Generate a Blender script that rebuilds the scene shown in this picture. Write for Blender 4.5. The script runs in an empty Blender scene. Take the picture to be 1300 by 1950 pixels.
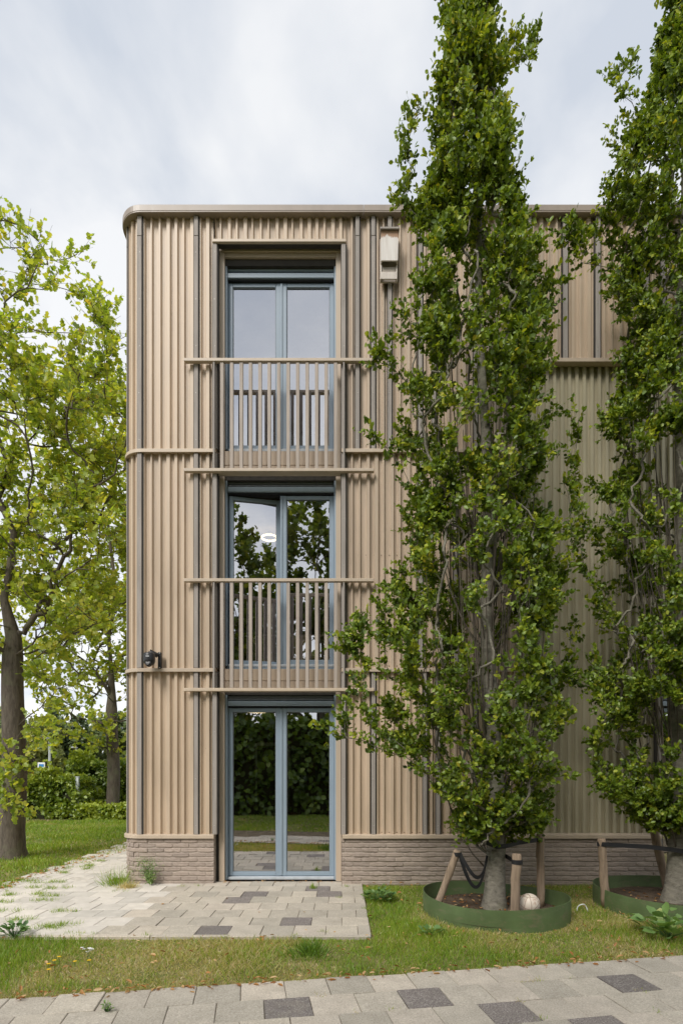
import bpy, math, random
import numpy as np
from mathutils import Vector, Matrix

# ------------------------------------------------------------------ camera, sky, sun, exposure
scene = bpy.context.scene
F, CX, CY, CH, CD = 1051.0, 650.0, 1465.0, 1.51, 7.3      # focal length and horizon in photo pixels, eye height, distance
cam_d = bpy.data.cameras.new('camera')
cam = bpy.data.objects.new('camera', cam_d)
scene.collection.objects.link(cam)
cam.location = (0, -CD, CH)
cam.rotation_euler = (math.radians(90), 0, 0)
cam_d.sensor_fit = 'VERTICAL'
cam_d.sensor_height = 36.0
cam_d.sensor_width = 36.0
cam_d.lens = 36.0 * F / 1950.0
cam_d.shift_y = (CY - 975.0) / 1950.0
cam_d.clip_start = 0.05
cam_d.clip_end = 3000
scene.camera = cam

SUN_EL, SUN_AZ = math.radians(46), math.radians(-32)       # behind the viewer, to the left
world = bpy.data.worlds.new('World')
scene.world = world
world.use_nodes = True
wn, wl = world.node_tree.nodes, world.node_tree.links
wn.clear()
wo = wn.new('ShaderNodeOutputWorld')
bg = wn.new('ShaderNodeBackground')
sky = wn.new('ShaderNodeTexSky')
sky.sky_type = 'NISHITA'
sky.sun_disc = False
sky.sun_elevation = SUN_EL
sky.sun_rotation = math.pi + SUN_AZ
sky.dust_density = 2.0
tc = wn.new('ShaderNodeTexCoord')
sep = wn.new('ShaderNodeSeparateXYZ')
wl.new(tc.outputs['Generated'], sep.inputs[0])
zc = wn.new('ShaderNodeMath'); zc.operation = 'MAXIMUM'; zc.inputs[1].default_value = 0.0
wl.new(sep.outputs['Z'], zc.inputs[0])
za = wn.new('ShaderNodeMath'); za.operation = 'ADD'; za.inputs[1].default_value = 0.22
wl.new(zc.outputs[0], za.inputs[0])
comb = wn.new('ShaderNodeCombineXYZ')
for ax in 'XY':
    dv = wn.new('ShaderNodeMath'); dv.operation = 'DIVIDE'
    wl.new(sep.outputs[ax], dv.inputs[0]); wl.new(za.outputs[0], dv.inputs[1])
    wl.new(dv.outputs[0], comb.inputs[ax])
cn = wn.new('ShaderNodeTexNoise')
cn.inputs['Scale'].default_value = 2.9; cn.inputs['Detail'].default_value = 6; cn.inputs['Roughness'].default_value = 0.5
cn.inputs['Distortion'].default_value = 0.25
wl.new(comb.outputs[0], cn.inputs['Vector'])
cr = wn.new('ShaderNodeValToRGB')
cr.color_ramp.elements[0].position = 0.39; cr.color_ramp.elements[0].color = (0.50, 0.55, 0.63, 1)
cr.color_ramp.elements[1].position = 0.58; cr.color_ramp.elements[1].color = (0.83, 0.835, 0.84, 1)
wl.new(cn.outputs['Fac'], cr.inputs[0])
# the cloud deck thins to a bright veil towards the horizon
hr = wn.new('ShaderNodeValToRGB')
hr.color_ramp.elements[0].position = 0.02; hr.color_ramp.elements[0].color = (0.98, 0.985, 1.0, 1)
hr.color_ramp.elements[1].position = 0.75; hr.color_ramp.elements[1].color = (0.52, 0.54, 0.575, 1)
wl.new(zc.outputs[0], hr.inputs[0])
hm = wn.new('ShaderNodeMix'); hm.data_type = 'RGBA'; hm.inputs[0].default_value = 0.36
wl.new(cr.outputs[0], hm.inputs[6]); wl.new(hr.outputs[0], hm.inputs[7])
sm = wn.new('ShaderNodeMix'); sm.data_type = 'RGBA'; sm.blend_type = 'MULTIPLY'; sm.inputs[0].default_value = 1.0
sm.inputs[7].default_value = (0.07, 0.07, 0.07, 1)
wl.new(sky.outputs[0], sm.inputs[6])
fm = wn.new('ShaderNodeMix'); fm.data_type = 'RGBA'; fm.inputs[0].default_value = 0.90
wl.new(sm.outputs[2], fm.inputs[6]); wl.new(hm.outputs[2], fm.inputs[7])
wl.new(fm.outputs[2], bg.inputs['Color'])
bg.inputs['Strength'].default_value = 0.63
wl.new(bg.outputs[0], wo.inputs['Surface'])

sun_d = bpy.data.lights.new('sun', 'SUN')
sun_d.energy = 1.5
sun_d.angle = math.radians(24)
sun_d.color = (1.0, 0.955, 0.89)
sun = bpy.data.objects.new('sun', sun_d)
scene.collection.objects.link(sun)
sd = Vector((math.sin(SUN_AZ) * math.cos(SUN_EL), -math.cos(SUN_AZ) * math.cos(SUN_EL), math.sin(SUN_EL)))
sun.rotation_euler = sd.to_track_quat('Z', 'Y').to_euler()

scene.view_settings.view_transform = 'Standard'
scene.view_settings.look = 'None'
scene.view_settings.gamma = 1
scene.view_settings.use_curve_mapping = False
scene.view_settings.exposure = 1.12
scene.render.engine = 'CYCLES'
scene.cycles.max_bounces = 7
scene.cycles.transparent_max_bounces = 12
scene.cycles.use_denoising = True

# ------------------------------------------------------------------ helpers
rng = np.random.default_rng(7)
random.seed(7)
COL = scene.collection


def W(px, py, y=0.0):
    """photo pixel at distance y behind the brick face -> point"""
    d = CD + y
    return Vector(((px - CX) * d / F, y, CH + (CY - py) * d / F))


def PX(px, y=0.0):
    return (px - CX) * (CD + y) / F


def PZ(py, y=0.0):
    return CH + (CY - py) * (CD + y) / F


def gxy(px, py):
    """photo pixel on the ground -> (x, y)"""
    d = F * CH / (py - CY)
    return (px - CX) * d / F, d - CD


class MB:
    def __init__(self):
        self.v, self.f = [], []

    def add(self, vs, fs):
        n = len(self.v)
        self.v += [tuple(p) for p in vs]
        self.f += [tuple(i + n for i in f) for f in fs]
        return self

    def box(self, x0, x1, y0, y1, z0, z1, b=0.0):
        if b <= 0:
            vs = [(x0, y0, z0), (x1, y0, z0), (x1, y1, z0), (x0, y1, z0), (x0, y0, z1), (x1, y0, z1), (x1, y1, z1), (x0, y1, z1)]
            return self.add(vs, [(0, 3, 2, 1), (4, 5, 6, 7), (0, 1, 5, 4), (1, 2, 6, 5), (2, 3, 7, 6), (3, 0, 4, 7)])
        b = min(b, (x1 - x0) * .45, (y1 - y0) * .45, (z1 - z0) * .45)
        vs, idx = [], {}
        for ix, X in enumerate((x0, x1)):
            for iy, Y in enumerate((y0, y1)):
                for iz, Z in enumerate((z0, z1)):
                    sx, sy, sz = (1 if ix == 0 else -1), (1 if iy == 0 else -1), (1 if iz == 0 else -1)
                    for k, p in enumerate(((X, Y + sy * b, Z + sz * b), (X + sx * b, Y, Z + sz * b), (X + sx * b, Y + sy * b, Z))):
                        idx[(ix, iy, iz, k)] = len(vs)
                        vs.append(p)
        fs = []
        I = lambda a, c, d, k: idx[(a, c, d, k)]
        fs.append((I(0, 0, 0, 0), I(0, 0, 1, 0), I(0, 1, 1, 0), I(0, 1, 0, 0)))
        fs.append((I(1, 0, 0, 0), I(1, 1, 0, 0), I(1, 1, 1, 0), I(1, 0, 1, 0)))
        fs.append((I(0, 0, 0, 1), I(1, 0, 0, 1), I(1, 0, 1, 1), I(0, 0, 1, 1)))
        fs.append((I(0, 1, 0, 1), I(0, 1, 1, 1), I(1, 1, 1, 1), I(1, 1, 0, 1)))
        fs.append((I(0, 0, 0, 2), I(0, 1, 0, 2), I(1, 1, 0, 2), I(1, 0, 0, 2)))
        fs.append((I(0, 0, 1, 2), I(1, 0, 1, 2), I(1, 1, 1, 2), I(0, 1, 1, 2)))
        for a in (0, 1):
            for c in (0, 1):
                fs.append((I(a, c, 0, 0), I(a, c, 1, 0), I(a, c, 1, 1), I(a, c, 0, 1)))
                fs.append((I(a, 0, c, 0), I(a, 1, c, 0), I(a, 1, c, 2), I(a, 0, c, 2)))
                fs.append((I(0, a, c, 1), I(1, a, c, 1), I(1, a, c, 2), I(0, a, c, 2)))
                for d in (0, 1):
                    fs.append((I(a, c, d, 0), I(a, c, d, 1), I(a, c, d, 2)))
        return self.add(vs, fs)

    def tube(self, pts, rad, n=8, cap=True):
        pts = [Vector(p) for p in pts]
        if not hasattr(rad, '__len__'):
            rad = [rad] * len(pts)
        vs, fs = [], []
        up = None
        for i, p in enumerate(pts):
            t = (pts[min(i + 1, len(pts) - 1)] - pts[max(i - 1, 0)])
            t = t.normalized() if t.length > 1e-9 else Vector((0, 0, 1))
            if up is None:
                up = t.orthogonal().normalized()
            up = (up - t * up.dot(t))
            up = up.normalized() if up.length > 1e-6 else t.orthogonal().normalized()
            s = t.cross(up)
            for k in range(n):
                a = 2 * math.pi * k / n
                vs.append(p + (up * math.cos(a) + s * math.sin(a)) * rad[i])
        for i in range(len(pts) - 1):
            for k in range(n):
                a, b = i * n + k, i * n + (k + 1) % n
                fs.append((a, b, b + n, a + n))
        if cap:
            fs.append(tuple(range(n - 1, -1, -1)))
            m = (len(pts) - 1) * n
            fs.append(tuple(range(m, m + n)))
        return self.add(vs, fs)

    def lathe(self, prof, c=(0, 0, 0), n=24, M=None):
        vs, fs = [], []
        for r, z in prof:
            for k in range(n):
                a = 2 * math.pi * k / n
                p = Vector((r * math.cos(a), r * math.sin(a), z))
                if M is not None:
                    p = M @ p
                vs.append(p + Vector(c))
        for i in range(len(prof) - 1):
            for k in range(n):
                a, b = i * n + k, i * n + (k + 1) % n
                fs.append((a, b, b + n, a + n))
        fs.append(tuple(range(n - 1, -1, -1)))
        m = (len(prof) - 1) * n
        fs.append(tuple(range(m, m + n)))
        return self.add(vs, fs)

    def sweep(self, path, section):
        """path: list of (x,y,nx,ny) in plan; section: closed list of (outward offset, z)"""
        vs, fs = [], []
        m = len(section)
        for (x, y, nx, ny) in path:
            for o, z in section:
                vs.append((x + nx * o, y + ny * o, z))
        for i in range(len(path) - 1):
            for k in range(m):
                a, b = i * m + k, i * m + (k + 1) % m
                fs.append((a, a + m, b + m, b))
        fs.append(tuple(range(m)))
        e = (len(path) - 1) * m
        fs.append(tuple(range(e + m - 1, e - 1, -1)))
        return self.add(vs, fs)

    def mesh(self, name, smooth=False):
        me = bpy.data.meshes.new(name)
        me.from_pydata(self.v, [], self.f)
        if smooth:
            me.polygons.foreach_set('use_smooth', [True] * len(me.polygons))
        me.update()
        return me

    def build(self, name, m, parent=None, smooth=False, loc=None):
        return link(name, self.mesh(name, smooth), m, parent, loc)


def link(name, me, m, parent=None, loc=None):
    o = bpy.data.objects.new(name, me)
    if m is not None and not me.materials:
        me.materials.append(m)
    COL.objects.link(o)
    if loc is not None:
        o.location = loc
    if parent is not None:
        o.parent = parent
    return o


def tag(o, label=None, cat=None, group=None, kind=None):
    if label: o['label'] = label
    if cat: o['category'] = cat
    if group: o['group'] = group
    if kind: o['kind'] = kind
    return o


def empty(name, loc=(0, 0, 0), label=None, cat=None, group=None):
    o = bpy.data.objects.new(name, None)
    o.empty_display_size = 0.1
    o.location = loc
    COL.objects.link(o)
    return tag(o, label, cat, group)


def np_mesh(name, verts, faces, tone=None):
    """verts (N,3), faces (M,k) all of one size, tone per vertex"""
    me = bpy.data.meshes.new(name)
    verts = np.ascontiguousarray(verts, dtype=np.float32)
    faces = np.ascontiguousarray(faces, dtype=np.int32)
    me.vertices.add(len(verts))
    me.vertices.foreach_set('co', verts.ravel())
    k = faces.shape[1]
    me.loops.add(faces.size)
    me.loops.foreach_set('vertex_index', faces.ravel())
    me.polygons.add(len(faces))
    me.polygons.foreach_set('loop_start', np.arange(0, faces.size, k, dtype=np.int32))
    me.polygons.foreach_set('loop_total', np.full(len(faces), k, dtype=np.int32))
    if tone is not None:
        at = me.attributes.new('tone', 'FLOAT', 'POINT')
        at.data.foreach_set('value', np.ascontiguousarray(tone, dtype=np.float32))
    me.update(calc_edges=True)
    return me


def unit(a):
    return a / np.maximum(np.linalg.norm(a, axis=-1, keepdims=True), 1e-9)


def scatter(pos, axis, nrm, size, template, faces, tone):
    """copies of a little template (axis, side, normal) as one vertex block"""
    axis = unit(axis)
    side = unit(np.cross(nrm, axis))
    nrm = np.cross(axis, side)
    T = np.asarray(template, dtype=np.float32)
    size = np.asarray(size).reshape(-1, 1, 1)
    v = pos[:, None, :] + size * (T[None, :, 0:1] * axis[:, None, :] + T[None, :, 1:2] * side[:, None, :] + T[None, :, 2:3] * nrm[:, None, :])
    n, k = len(pos), len(T)
    Fc = np.asarray(faces, dtype=np.int64)
    f = (np.arange(n)[:, None, None] * k + Fc[None]).reshape(-1, Fc.shape[1])
    return v.reshape(-1, 3), f, np.repeat(tone, k)


# ------------------------------------------------------------------ materials
def newmat(name):
    m = bpy.data.materials.new(name)
    m.use_nodes = True
    nt = m.node_tree
    return m, nt, nt.nodes['Principled BSDF']


def N(nt, typ, **kw):
    n = nt.nodes.new(typ)
    for k, v in kw.items():
        if k in n.inputs.keys():
            n.inputs[k].default_value = v
        else:
            setattr(n, k, v)
    return n


def ramp(nt, fac, stops):
    r = nt.nodes.new('ShaderNodeValToRGB')
    el = r.color_ramp.elements
    while len(el) < len(stops):
        el.new(0.5)
    for e, (p, c) in zip(el, stops):
        e.position = p
        e.color = (*c, 1)
    nt.links.new(fac, r.inputs[0])
    return r.outputs[0]


def mixc(nt, fac, a, b, blend='MIX'):
    m = nt.nodes.new('ShaderNodeMix')
    m.data_type = 'RGBA'
    m.blend_type = blend
    for s, v in ((0, fac), (6, a), (7, b)):
        if hasattr(v, 'links'):
            nt.links.new(v, m.inputs[s])
        elif isinstance(v, tuple):
            m.inputs[s].default_value = (*v, 1)
        else:
            m.inputs[s].default_value = v
    return m.outputs[2]


def mapped(nt, scale, coord='Object', loc_rand=False):
    t = nt.nodes.new('ShaderNodeTexCoord')
    mp = nt.nodes.new('ShaderNodeMapping')
    mp.inputs['Scale'].default_value = scale
    nt.links.new(t.outputs[coord], mp.inputs['Vector'])
    if loc_rand:
        oi = nt.nodes.new('ShaderNodeObjectInfo')
        c = nt.nodes.new('ShaderNodeVectorMath'); c.operation = 'SCALE'
        c.inputs[0].default_value = (37, 23, 51)
        nt.links.new(oi.outputs['Random'], c.inputs['Scale'])
        nt.links.new(c.outputs[0], mp.inputs['Location'])
    return mp.outputs[0]


def noise(nt, vec, scale, detail=4, rough=0.55, dist=0.0):
    n = nt.nodes.new('ShaderNodeTexNoise')
    n.inputs['Scale'].default_value = scale
    n.inputs['Detail'].default_value = detail
    n.inputs['Roughness'].default_value = rough
    n.inputs['Distortion'].default_value = dist
    nt.links.new(vec, n.inputs['Vector'])
    return n.outputs['Fac']


def bump(nt, b, h, strength=0.3, dist=0.01):
    n = nt.nodes.new('ShaderNodeBump')
    n.inputs['Strength'].default_value = strength
    n.inputs['Distance'].default_value = dist
    nt.links.new(h, n.inputs['Height'])
    nt.links.new(n.outputs[0], b.inputs['Normal'])


def sc(c, k):
    return tuple(x * k for x in c)


def painted(name, c, rough=0.45, var=0.12, vscale=(3, 3, 0.5), spec=0.5):
    """coil coated metal with faint dust and rain streaks"""
    m, nt, b = newmat(name)
    n1 = noise(nt, mapped(nt, vscale, 'Object', True), 2.2, 5)
    n2 = noise(nt, mapped(nt, (22, 22, 0.8), 'Object', True), 1.0, 3)
    c1 = ramp(nt, n1, [(0.3, sc(c, 1 - var)), (0.7, sc(c, 1 + var))])
    c2 = mixc(nt, 0.10, c1, ramp(nt, n2, [(0.35, sc(c, 0.82)), (0.7, sc(c, 1.08))]))
    oi = nt.nodes.new('ShaderNodeObjectInfo')
    c2 = mixc(nt, 1.0, c2, ramp(nt, oi.outputs['Random'], [(0, (0.93, 0.93, 0.94)), (1, (1.06, 1.05, 1.03))]), 'MULTIPLY')
    nt.links.new(c2, b.inputs['Base Color'])
    rr = N(nt, 'ShaderNodeMapRange')
    rr.inputs['To Min'].default_value = rough - 0.08
    rr.inputs['To Max'].default_value = rough + 0.12
    nt.links.new(n1, rr.inputs['Value'])
    nt.links.new(rr.outputs[0], b.inputs['Roughness'])
    b.inputs['Specular IOR Level'].default_value = spec
    return m


def woody(name, c, c2, grain=(40, 40, 2.0), rough=0.75, bs=0.25):
    m, nt, b = newmat(name)
    v = mapped(nt, grain, 'Object', True)
    g = noise(nt, v, 1.0, 6, 0.65, 0.4)
    g2 = noise(nt, mapped(nt, (3, 3, 1.2), 'Object', True), 1.6, 3)
    a = ramp(nt, g, [(0.28, c2), (0.52, c), (0.78, sc(c, 1.22))])
    a = mixc(nt, 0.3, a, ramp(nt, g2, [(0.3, sc(c, 0.7)), (0.7, sc(c, 1.2))]))
    nt.links.new(a, b.inputs['Base Color'])
    b.inputs['Roughness'].default_value = rough
    b.inputs['Specular IOR Level'].default_value = 0.3
    bump(nt, b, g, bs, 0.004)
    return m


def speckled(name, c, dark, light, rough=0.85, amt=0.6, stain=(0.28, 0.25, 0.2)):
    """concrete with exposed aggregate"""
    m, nt, b = newmat(name)
    v = mapped(nt, (1, 1, 1), 'Object', True)
    n1 = noise(nt, v, 95, 3, 0.75)
    n2 = noise(nt, v, 6, 5, 0.6)
    n3 = noise(nt, v, 120, 3, 0.6)
    sp = ramp(nt, n1, [(0.38, dark), (0.47, c), (0.56, c), (0.64, light)])
    a = mixc(nt, amt, c, sp)
    a = mixc(nt, 0.45, a, mixc(nt, 1.0, a, ramp(nt, n2, [(0.3, (0.72, 0.71, 0.68)), (0.7, (1.18, 1.17, 1.15))]), 'MULTIPLY'))
    oi = nt.nodes.new('ShaderNodeObjectInfo')
    a = mixc(nt, 1.0, a, ramp(nt, oi.outputs['Random'], [(0.0, (0.86, 0.86, 0.85)), (0.5, (1.0, 0.99, 0.98)), (1.0, (1.10, 1.085, 1.06))]), 'MULTIPLY')
    st = noise(nt, mapped(nt, (1, 1, 1), 'Object', True), 3.1, 4, 0.7)
    a = mixc(nt, ramp(nt, st, [(0.56, (0, 0, 0)), (0.75, (0.45, 0.45, 0.45))]), a, stain)
    nt.links.new(a, b.inputs['Base Color'])
    b.inputs['Roughness'].default_value = rough
    b.inputs['Specular IOR Level'].default_value = 0.25
    bump(nt, b, n3, 0.25, 0.004)
    return m


def leafy(name, stops, trans=0.35, gloss=0.08, rough=0.45):
    m, nt, b = newmat(name)
    nt.nodes.remove(b)
    at = N(nt, 'ShaderNodeAttribute', attribute_name='tone')
    c = ramp(nt, at.outputs['Fac'], stops)
    d = nt.nodes.new('ShaderNodeBsdfDiffuse')
    t = nt.nodes.new('ShaderNodeBsdfTranslucent')
    g = nt.nodes.new('ShaderNodeBsdfGlossy')
    g.inputs['Roughness'].default_value = rough
    g.inputs['Color'].default_value = (0.85, 0.9, 0.85, 1)
    nt.links.new(c, d.inputs['Color'])
    tcol = mixc(nt, 1.0, c, (1.35, 1.25, 0.55), 'MULTIPLY')
    nt.links.new(tcol, t.inputs['Color'])
    a = nt.nodes.new('ShaderNodeMixShader'); a.inputs[0].default_value = trans
    nt.links.new(d.outputs[0], a.inputs[1]); nt.links.new(t.outputs[0], a.inputs[2])
    e = nt.nodes.new('ShaderNodeMixShader'); e.inputs[0].default_value = gloss
    nt.links.new(a.outputs[0], e.inputs[1]); nt.links.new(g.outputs[0], e.inputs[2])
    nt.links.new(e.outputs[0], nt.nodes['Material Output'].inputs['Surface'])
    return m


def plain(name, c, rough=0.6, metal=0.0, spec=0.5):
    m, nt, b = newmat(name)
    n = noise(nt, mapped(nt, (1, 1, 1), 'Object', True), 9, 4)
    a = ramp(nt, n, [(0.3, sc(c, 0.86)), (0.7, sc(c, 1.12))])
    nt.links.new(a, b.inputs['Base Color'])
    b.inputs['Roughness'].default_value = rough
    b.inputs['Metallic'].default_value = metal
    b.inputs['Specular IOR Level'].default_value = spec
    return m


def bark(name, c, scale=(14, 14, 3), bs=0.6):
    m, nt, b = newmat(name)
    v = mapped(nt, scale, 'Object')
    g = noise(nt, v, 1.6, 8, 0.7, 0.5)
    p = noise(nt, mapped(nt, (1, 1, 1), 'Object'), 4, 4)
    a = ramp(nt, g, [(0.3, sc(c, 0.45)), (0.5, c), (0.72, sc(c, 1.5))])
    a = mixc(nt, ramp(nt, p, [(0.5, (0, 0, 0)), (0.7, (0.5, 0.5, 0.5))]), a, (0.16, 0.17, 0.10))
    nt.links.new(a, b.inputs['Base Color'])
    b.inputs['Roughness'].default_value = 0.9
    b.inputs['Specular IOR Level'].default_value = 0.2
    bump(nt, b, g, bs, 0.02)
    return m


def glowing(name, c, strength):
    m, nt, b = newmat(name)
    b.inputs['Base Color'].default_value = (*c, 1)
    b.inputs['Emission Color'].default_value = (*c, 1)
    b.inputs['Emission Strength'].default_value = strength
    return m


def glassy(name, refl=0.54, tint=(0.80, 0.86, 0.84)):
    m, nt, b = newmat(name)
    nt.nodes.remove(b)
    t = N(nt, 'ShaderNodeBsdfTransparent'); t.inputs['Color'].default_value = (*tint, 1)
    g = N(nt, 'ShaderNodeBsdfGlossy'); g.inputs['Roughness'].default_value = 0.0
    g.inputs['Color'].default_value = (0.95, 0.96, 1.0, 1)
    fr = N(nt, 'ShaderNodeFresnel'); fr.inputs['IOR'].default_value = 1.5
    ad = N(nt, 'ShaderNodeMath'); ad.operation = 'MULTIPLY_ADD'; ad.inputs[1].default_value = 1 - refl; ad.inputs[2].default_value = refl
    nt.links.new(fr.outputs[0], ad.inputs[0])
    w = noise(nt, mapped(nt, (1, 1, 1), 'Object', True), 1.3, 1)
    bp = N(nt, 'ShaderNodeBump'); bp.inputs['Strength'].default_value = 0.006; bp.inputs['Distance'].default_value = 0.05
    nt.links.new(w, bp.inputs['Height']); nt.links.new(bp.outputs[0], g.inputs['Normal'])
    mx = N(nt, 'ShaderNodeMixShader')
    nt.links.new(ad.outputs[0], mx.inputs[0]); nt.links.new(t.outputs[0], mx.inputs[1]); nt.links.new(g.outputs[0], mx.inputs[2])
    nt.links.new(mx.outputs[0], nt.nodes['Material Output'].inputs['Surface'])
    return m


def ground_mat(name, stops, s1=3.0, s2=40.0):
    m, nt, b = newmat(name)
    v = mapped(nt, (1, 1, 1), 'Object')
    a = ramp(nt, noise(nt, v, s1, 6, 0.65), stops)
    fine = noise(nt, v, s2, 4, 0.7)
    a = mixc(nt, 1.0, a, ramp(nt, fine, [(0.3, (0.55, 0.55, 0.55)), (0.7, (1.4, 1.35, 1.3))]), 'MULTIPLY')
    nt.links.new(a, b.inputs['Base Color'])
    b.inputs['Roughness'].default_value = 0.95
    b.inputs['Specular IOR Level'].default_value = 0.1
    bump(nt, b, fine, 0.6, 0.02)
    return m


TAN = (0.53, 0.422, 0.315)
M_TAN = painted('tan_metal', TAN, 0.42)
M_TRIM = painted('tan_trim_metal', (0.53, 0.435, 0.335), 0.42, 0.06)
M_CORN = painted('cornice_metal', (0.30, 0.25, 0.21), 0.4, 0.08)
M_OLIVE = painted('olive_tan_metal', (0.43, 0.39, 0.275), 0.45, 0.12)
M_BATTEN = woody('weathered_batten', (0.345, 0.312, 0.285), (0.25, 0.222, 0.20))
M_BALUSTER = woody('baluster_wood', (0.44, 0.38, 0.33), (0.34, 0.29, 0.25), bs=0.15)
M_BRICK = None
m_, nt_, b_ = newmat('grey_brown_brick')
v_ = mapped(nt_, (1, 1, 1), 'Object', True)
a_ = ramp(nt_, noise(nt_, v_, 18, 6, 0.7), [(0.25, (0.29, 0.238, 0.205)), (0.5, (0.375, 0.312, 0.268)), (0.8, (0.44, 0.375, 0.325))])
oi_ = nt_.nodes.new('ShaderNodeObjectInfo')
a_ = mixc(nt_, 1.0, a_, ramp(nt_, oi_.outputs['Random'], [(0, (0.86, 0.85, 0.85)), (1, (1.12, 1.1, 1.08))]), 'MULTIPLY')
nt_.links.new(a_, b_.inputs['Base Color'])
b_.inputs['Roughness'].default_value = 0.9
b_.inputs['Specular IOR Level'].default_value = 0.2
bump(nt_, b_, noise(nt_, mapped(nt_, (1, 1, 3), 'Object', True), 45, 5, 0.7), 0.35, 0.006)
M_BRICK = m_
M_MORTAR = plain('mortar', (0.46, 0.395, 0.34), 0.95, spec=0.1)
M_BLUE = painted('blue_grey_frame', (0.265, 0.335, 0.405), 0.38, 0.05, (1, 1, 1))
M_SLAT = painted('dark_blind_slat', (0.12, 0.135, 0.145), 0.45, 0.08)
M_BLACK = plain('black_gap', (0.012, 0.012, 0.014), 0.7)
M_SILL = plain('pale_sill', (0.52, 0.56, 0.60), 0.4)
M_GLASS = glassy('window_glass')
M_CORE = plain('dark_core', (0.05, 0.045, 0.04), 0.9)
M_SCREW = plain('screw_head', (0.55, 0.53, 0.5), 0.35, 0.5)
M_SCREWD = plain('brown_screw', (0.13, 0.095, 0.07), 0.5)
M_ROOM = plain('room_wall', (0.36, 0.33, 0.30), 0.8)
M_ROOMD = woody('room_wood_wall', (0.20, 0.095, 0.045), (0.12, 0.055, 0.025), (1, 1, 12), 0.6)
M_CEIL = plain('room_ceiling', (0.7, 0.7, 0.68), 0.85)
M_RFLOOR = plain('room_floor', (0.13, 0.13, 0.135), 0.4)
M_GREENRING = painted('green_plastic', (0.105, 0.155, 0.062), 0.55, 0.2, (2, 2, 2), 0.45)
M_STAKE = woody('stake_wood', (0.30, 0.225, 0.16), (0.085, 0.06, 0.04), (34, 34, 2.2), 0.85, 0.9)
M_STRAP = plain('black_strap', (0.011, 0.011, 0.013), 0.55)
M_PAVE = speckled('grey_paver', (0.465, 0.425, 0.362), (0.26, 0.235, 0.205), (0.68, 0.65, 0.59))
M_PAVEL = speckled('pale_paver', (0.61, 0.575, 0.525), (0.5, 0.48, 0.45), (0.75, 0.73, 0.7), amt=0.2)
M_PAVED = speckled('dark_paver', (0.215, 0.192, 0.182), (0.09, 0.08, 0.075), (0.48, 0.46, 0.44), amt=0.75)
M_PAVEB = speckled('beige_paver', (0.51, 0.46, 0.395), (0.31, 0.27, 0.225), (0.73, 0.68, 0.60))
M_SAND = ground_mat('joint_sand', [(0.3, (0.09, 0.075, 0.05)), (0.7, (0.24, 0.20, 0.14))], 6, 90)
M_GROUND = ground_mat('lawn_soil', [(0.3, (0.12, 0.155, 0.040)), (0.5, (0.22, 0.21, 0.085)), (0.7, (0.36, 0.30, 0.165))], 2.0, 60)
M_MULCH = ground_mat('bark_mulch', [(0.3, (0.055, 0.042, 0.032)), (0.7, (0.16, 0.12, 0.088))], 8, 70)
M_BARK1 = bark('grey_smooth_bark', (0.20, 0.185, 0.15), (7, 7, 14), 0.6)
M_BARK2 = bark('brown_bark', (0.125, 0.105, 0.085), (16, 16, 3), 0.8)
HORN = [(0.0, (0.045, 0.075, 0.010)), (0.35, (0.116, 0.188, 0.017)), (0.7, (0.228, 0.318, 0.027)), (0.93, (0.40, 0.44, 0.042)), (1.0, (0.56, 0.45, 0.045))]
M_HORN = leafy('hornbeam_leaf', HORN, 0.36, 0.035, 0.45)
LIME = [(0.0, (0.15, 0.235, 0.03)), (0.4, (0.29, 0.40, 0.05)), (0.75, (0.44, 0.52, 0.08)), (0.93, (0.54, 0.55, 0.09)), (1.0, (0.62, 0.46, 0.09))]
M_LIME = leafy('broad_leaf', LIME, 0.58, 0.04)
M_TWIG = plain('hedge_twigs', (0.030, 0.032, 0.016), 0.95, spec=0.1)
M_HEDGE = leafy('hedge_leaf', [(0, (0.045, 0.09, 0.012)), (0.5, (0.15, 0.235, 0.026)), (1, (0.36, 0.43, 0.05))], 0.35, 0.05)
M_FAR = leafy('far_leaf', [(0, (0.09, 0.135, 0.08)), (0.6, (0.18, 0.24, 0.105)), (1, (0.36, 0.38, 0.12))], 0.35, 0.03)  # distance haze is put into these lifted, bluer greens
M_GRASS = leafy('grass_blade', [(0, (0.075, 0.155, 0.014)), (0.35, (0.20, 0.345, 0.026)), (0.62, (0.36, 0.43, 0.05)), (0.8, (0.48, 0.41, 0.17)), (1, (0.68, 0.56, 0.34))], 0.35, 0.04)
M_WEED = leafy('weed_leaf', [(0, (0.09, 0.19, 0.055)), (0.6, (0.22, 0.36, 0.11)), (1, (0.44, 0.48, 0.16))], 0.3, 0.06)
M_LITTER = leafy('dry_leaf', [(0, (0.26, 0.10, 0.03)), (0.5, (0.45, 0.22, 0.07)), (1, (0.60, 0.42, 0.22))], 0.2, 0.03)

# ------------------------------------------------------------------ ground
mb = MB()
mb.add([(-900, -900, -0.03), (900, -900, -0.03), (900, 900, -0.03), (-900, 900, -0.03)], [(0, 1, 2, 3)])
tag(mb.build('ground', M_GROUND), kind='structure')

TH = math.radians(9.5)
ct, st_ = math.cos(TH), math.sin(TH)
uv2xy = lambda u, v: (u * ct - v * st_, u * st_ + v * ct)
xy2uv = lambda x, y: (x * ct + y * st_, -x * st_ + y * ct)
V_EDGE = -3.24


def slab_mesh(name, sx, sy, h=0.06, b=0.004):
    return MB().box(-sx / 2, sx / 2, -sy / 2, sy / 2, -h, 0, b).mesh(name)


PAVES = {}


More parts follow.
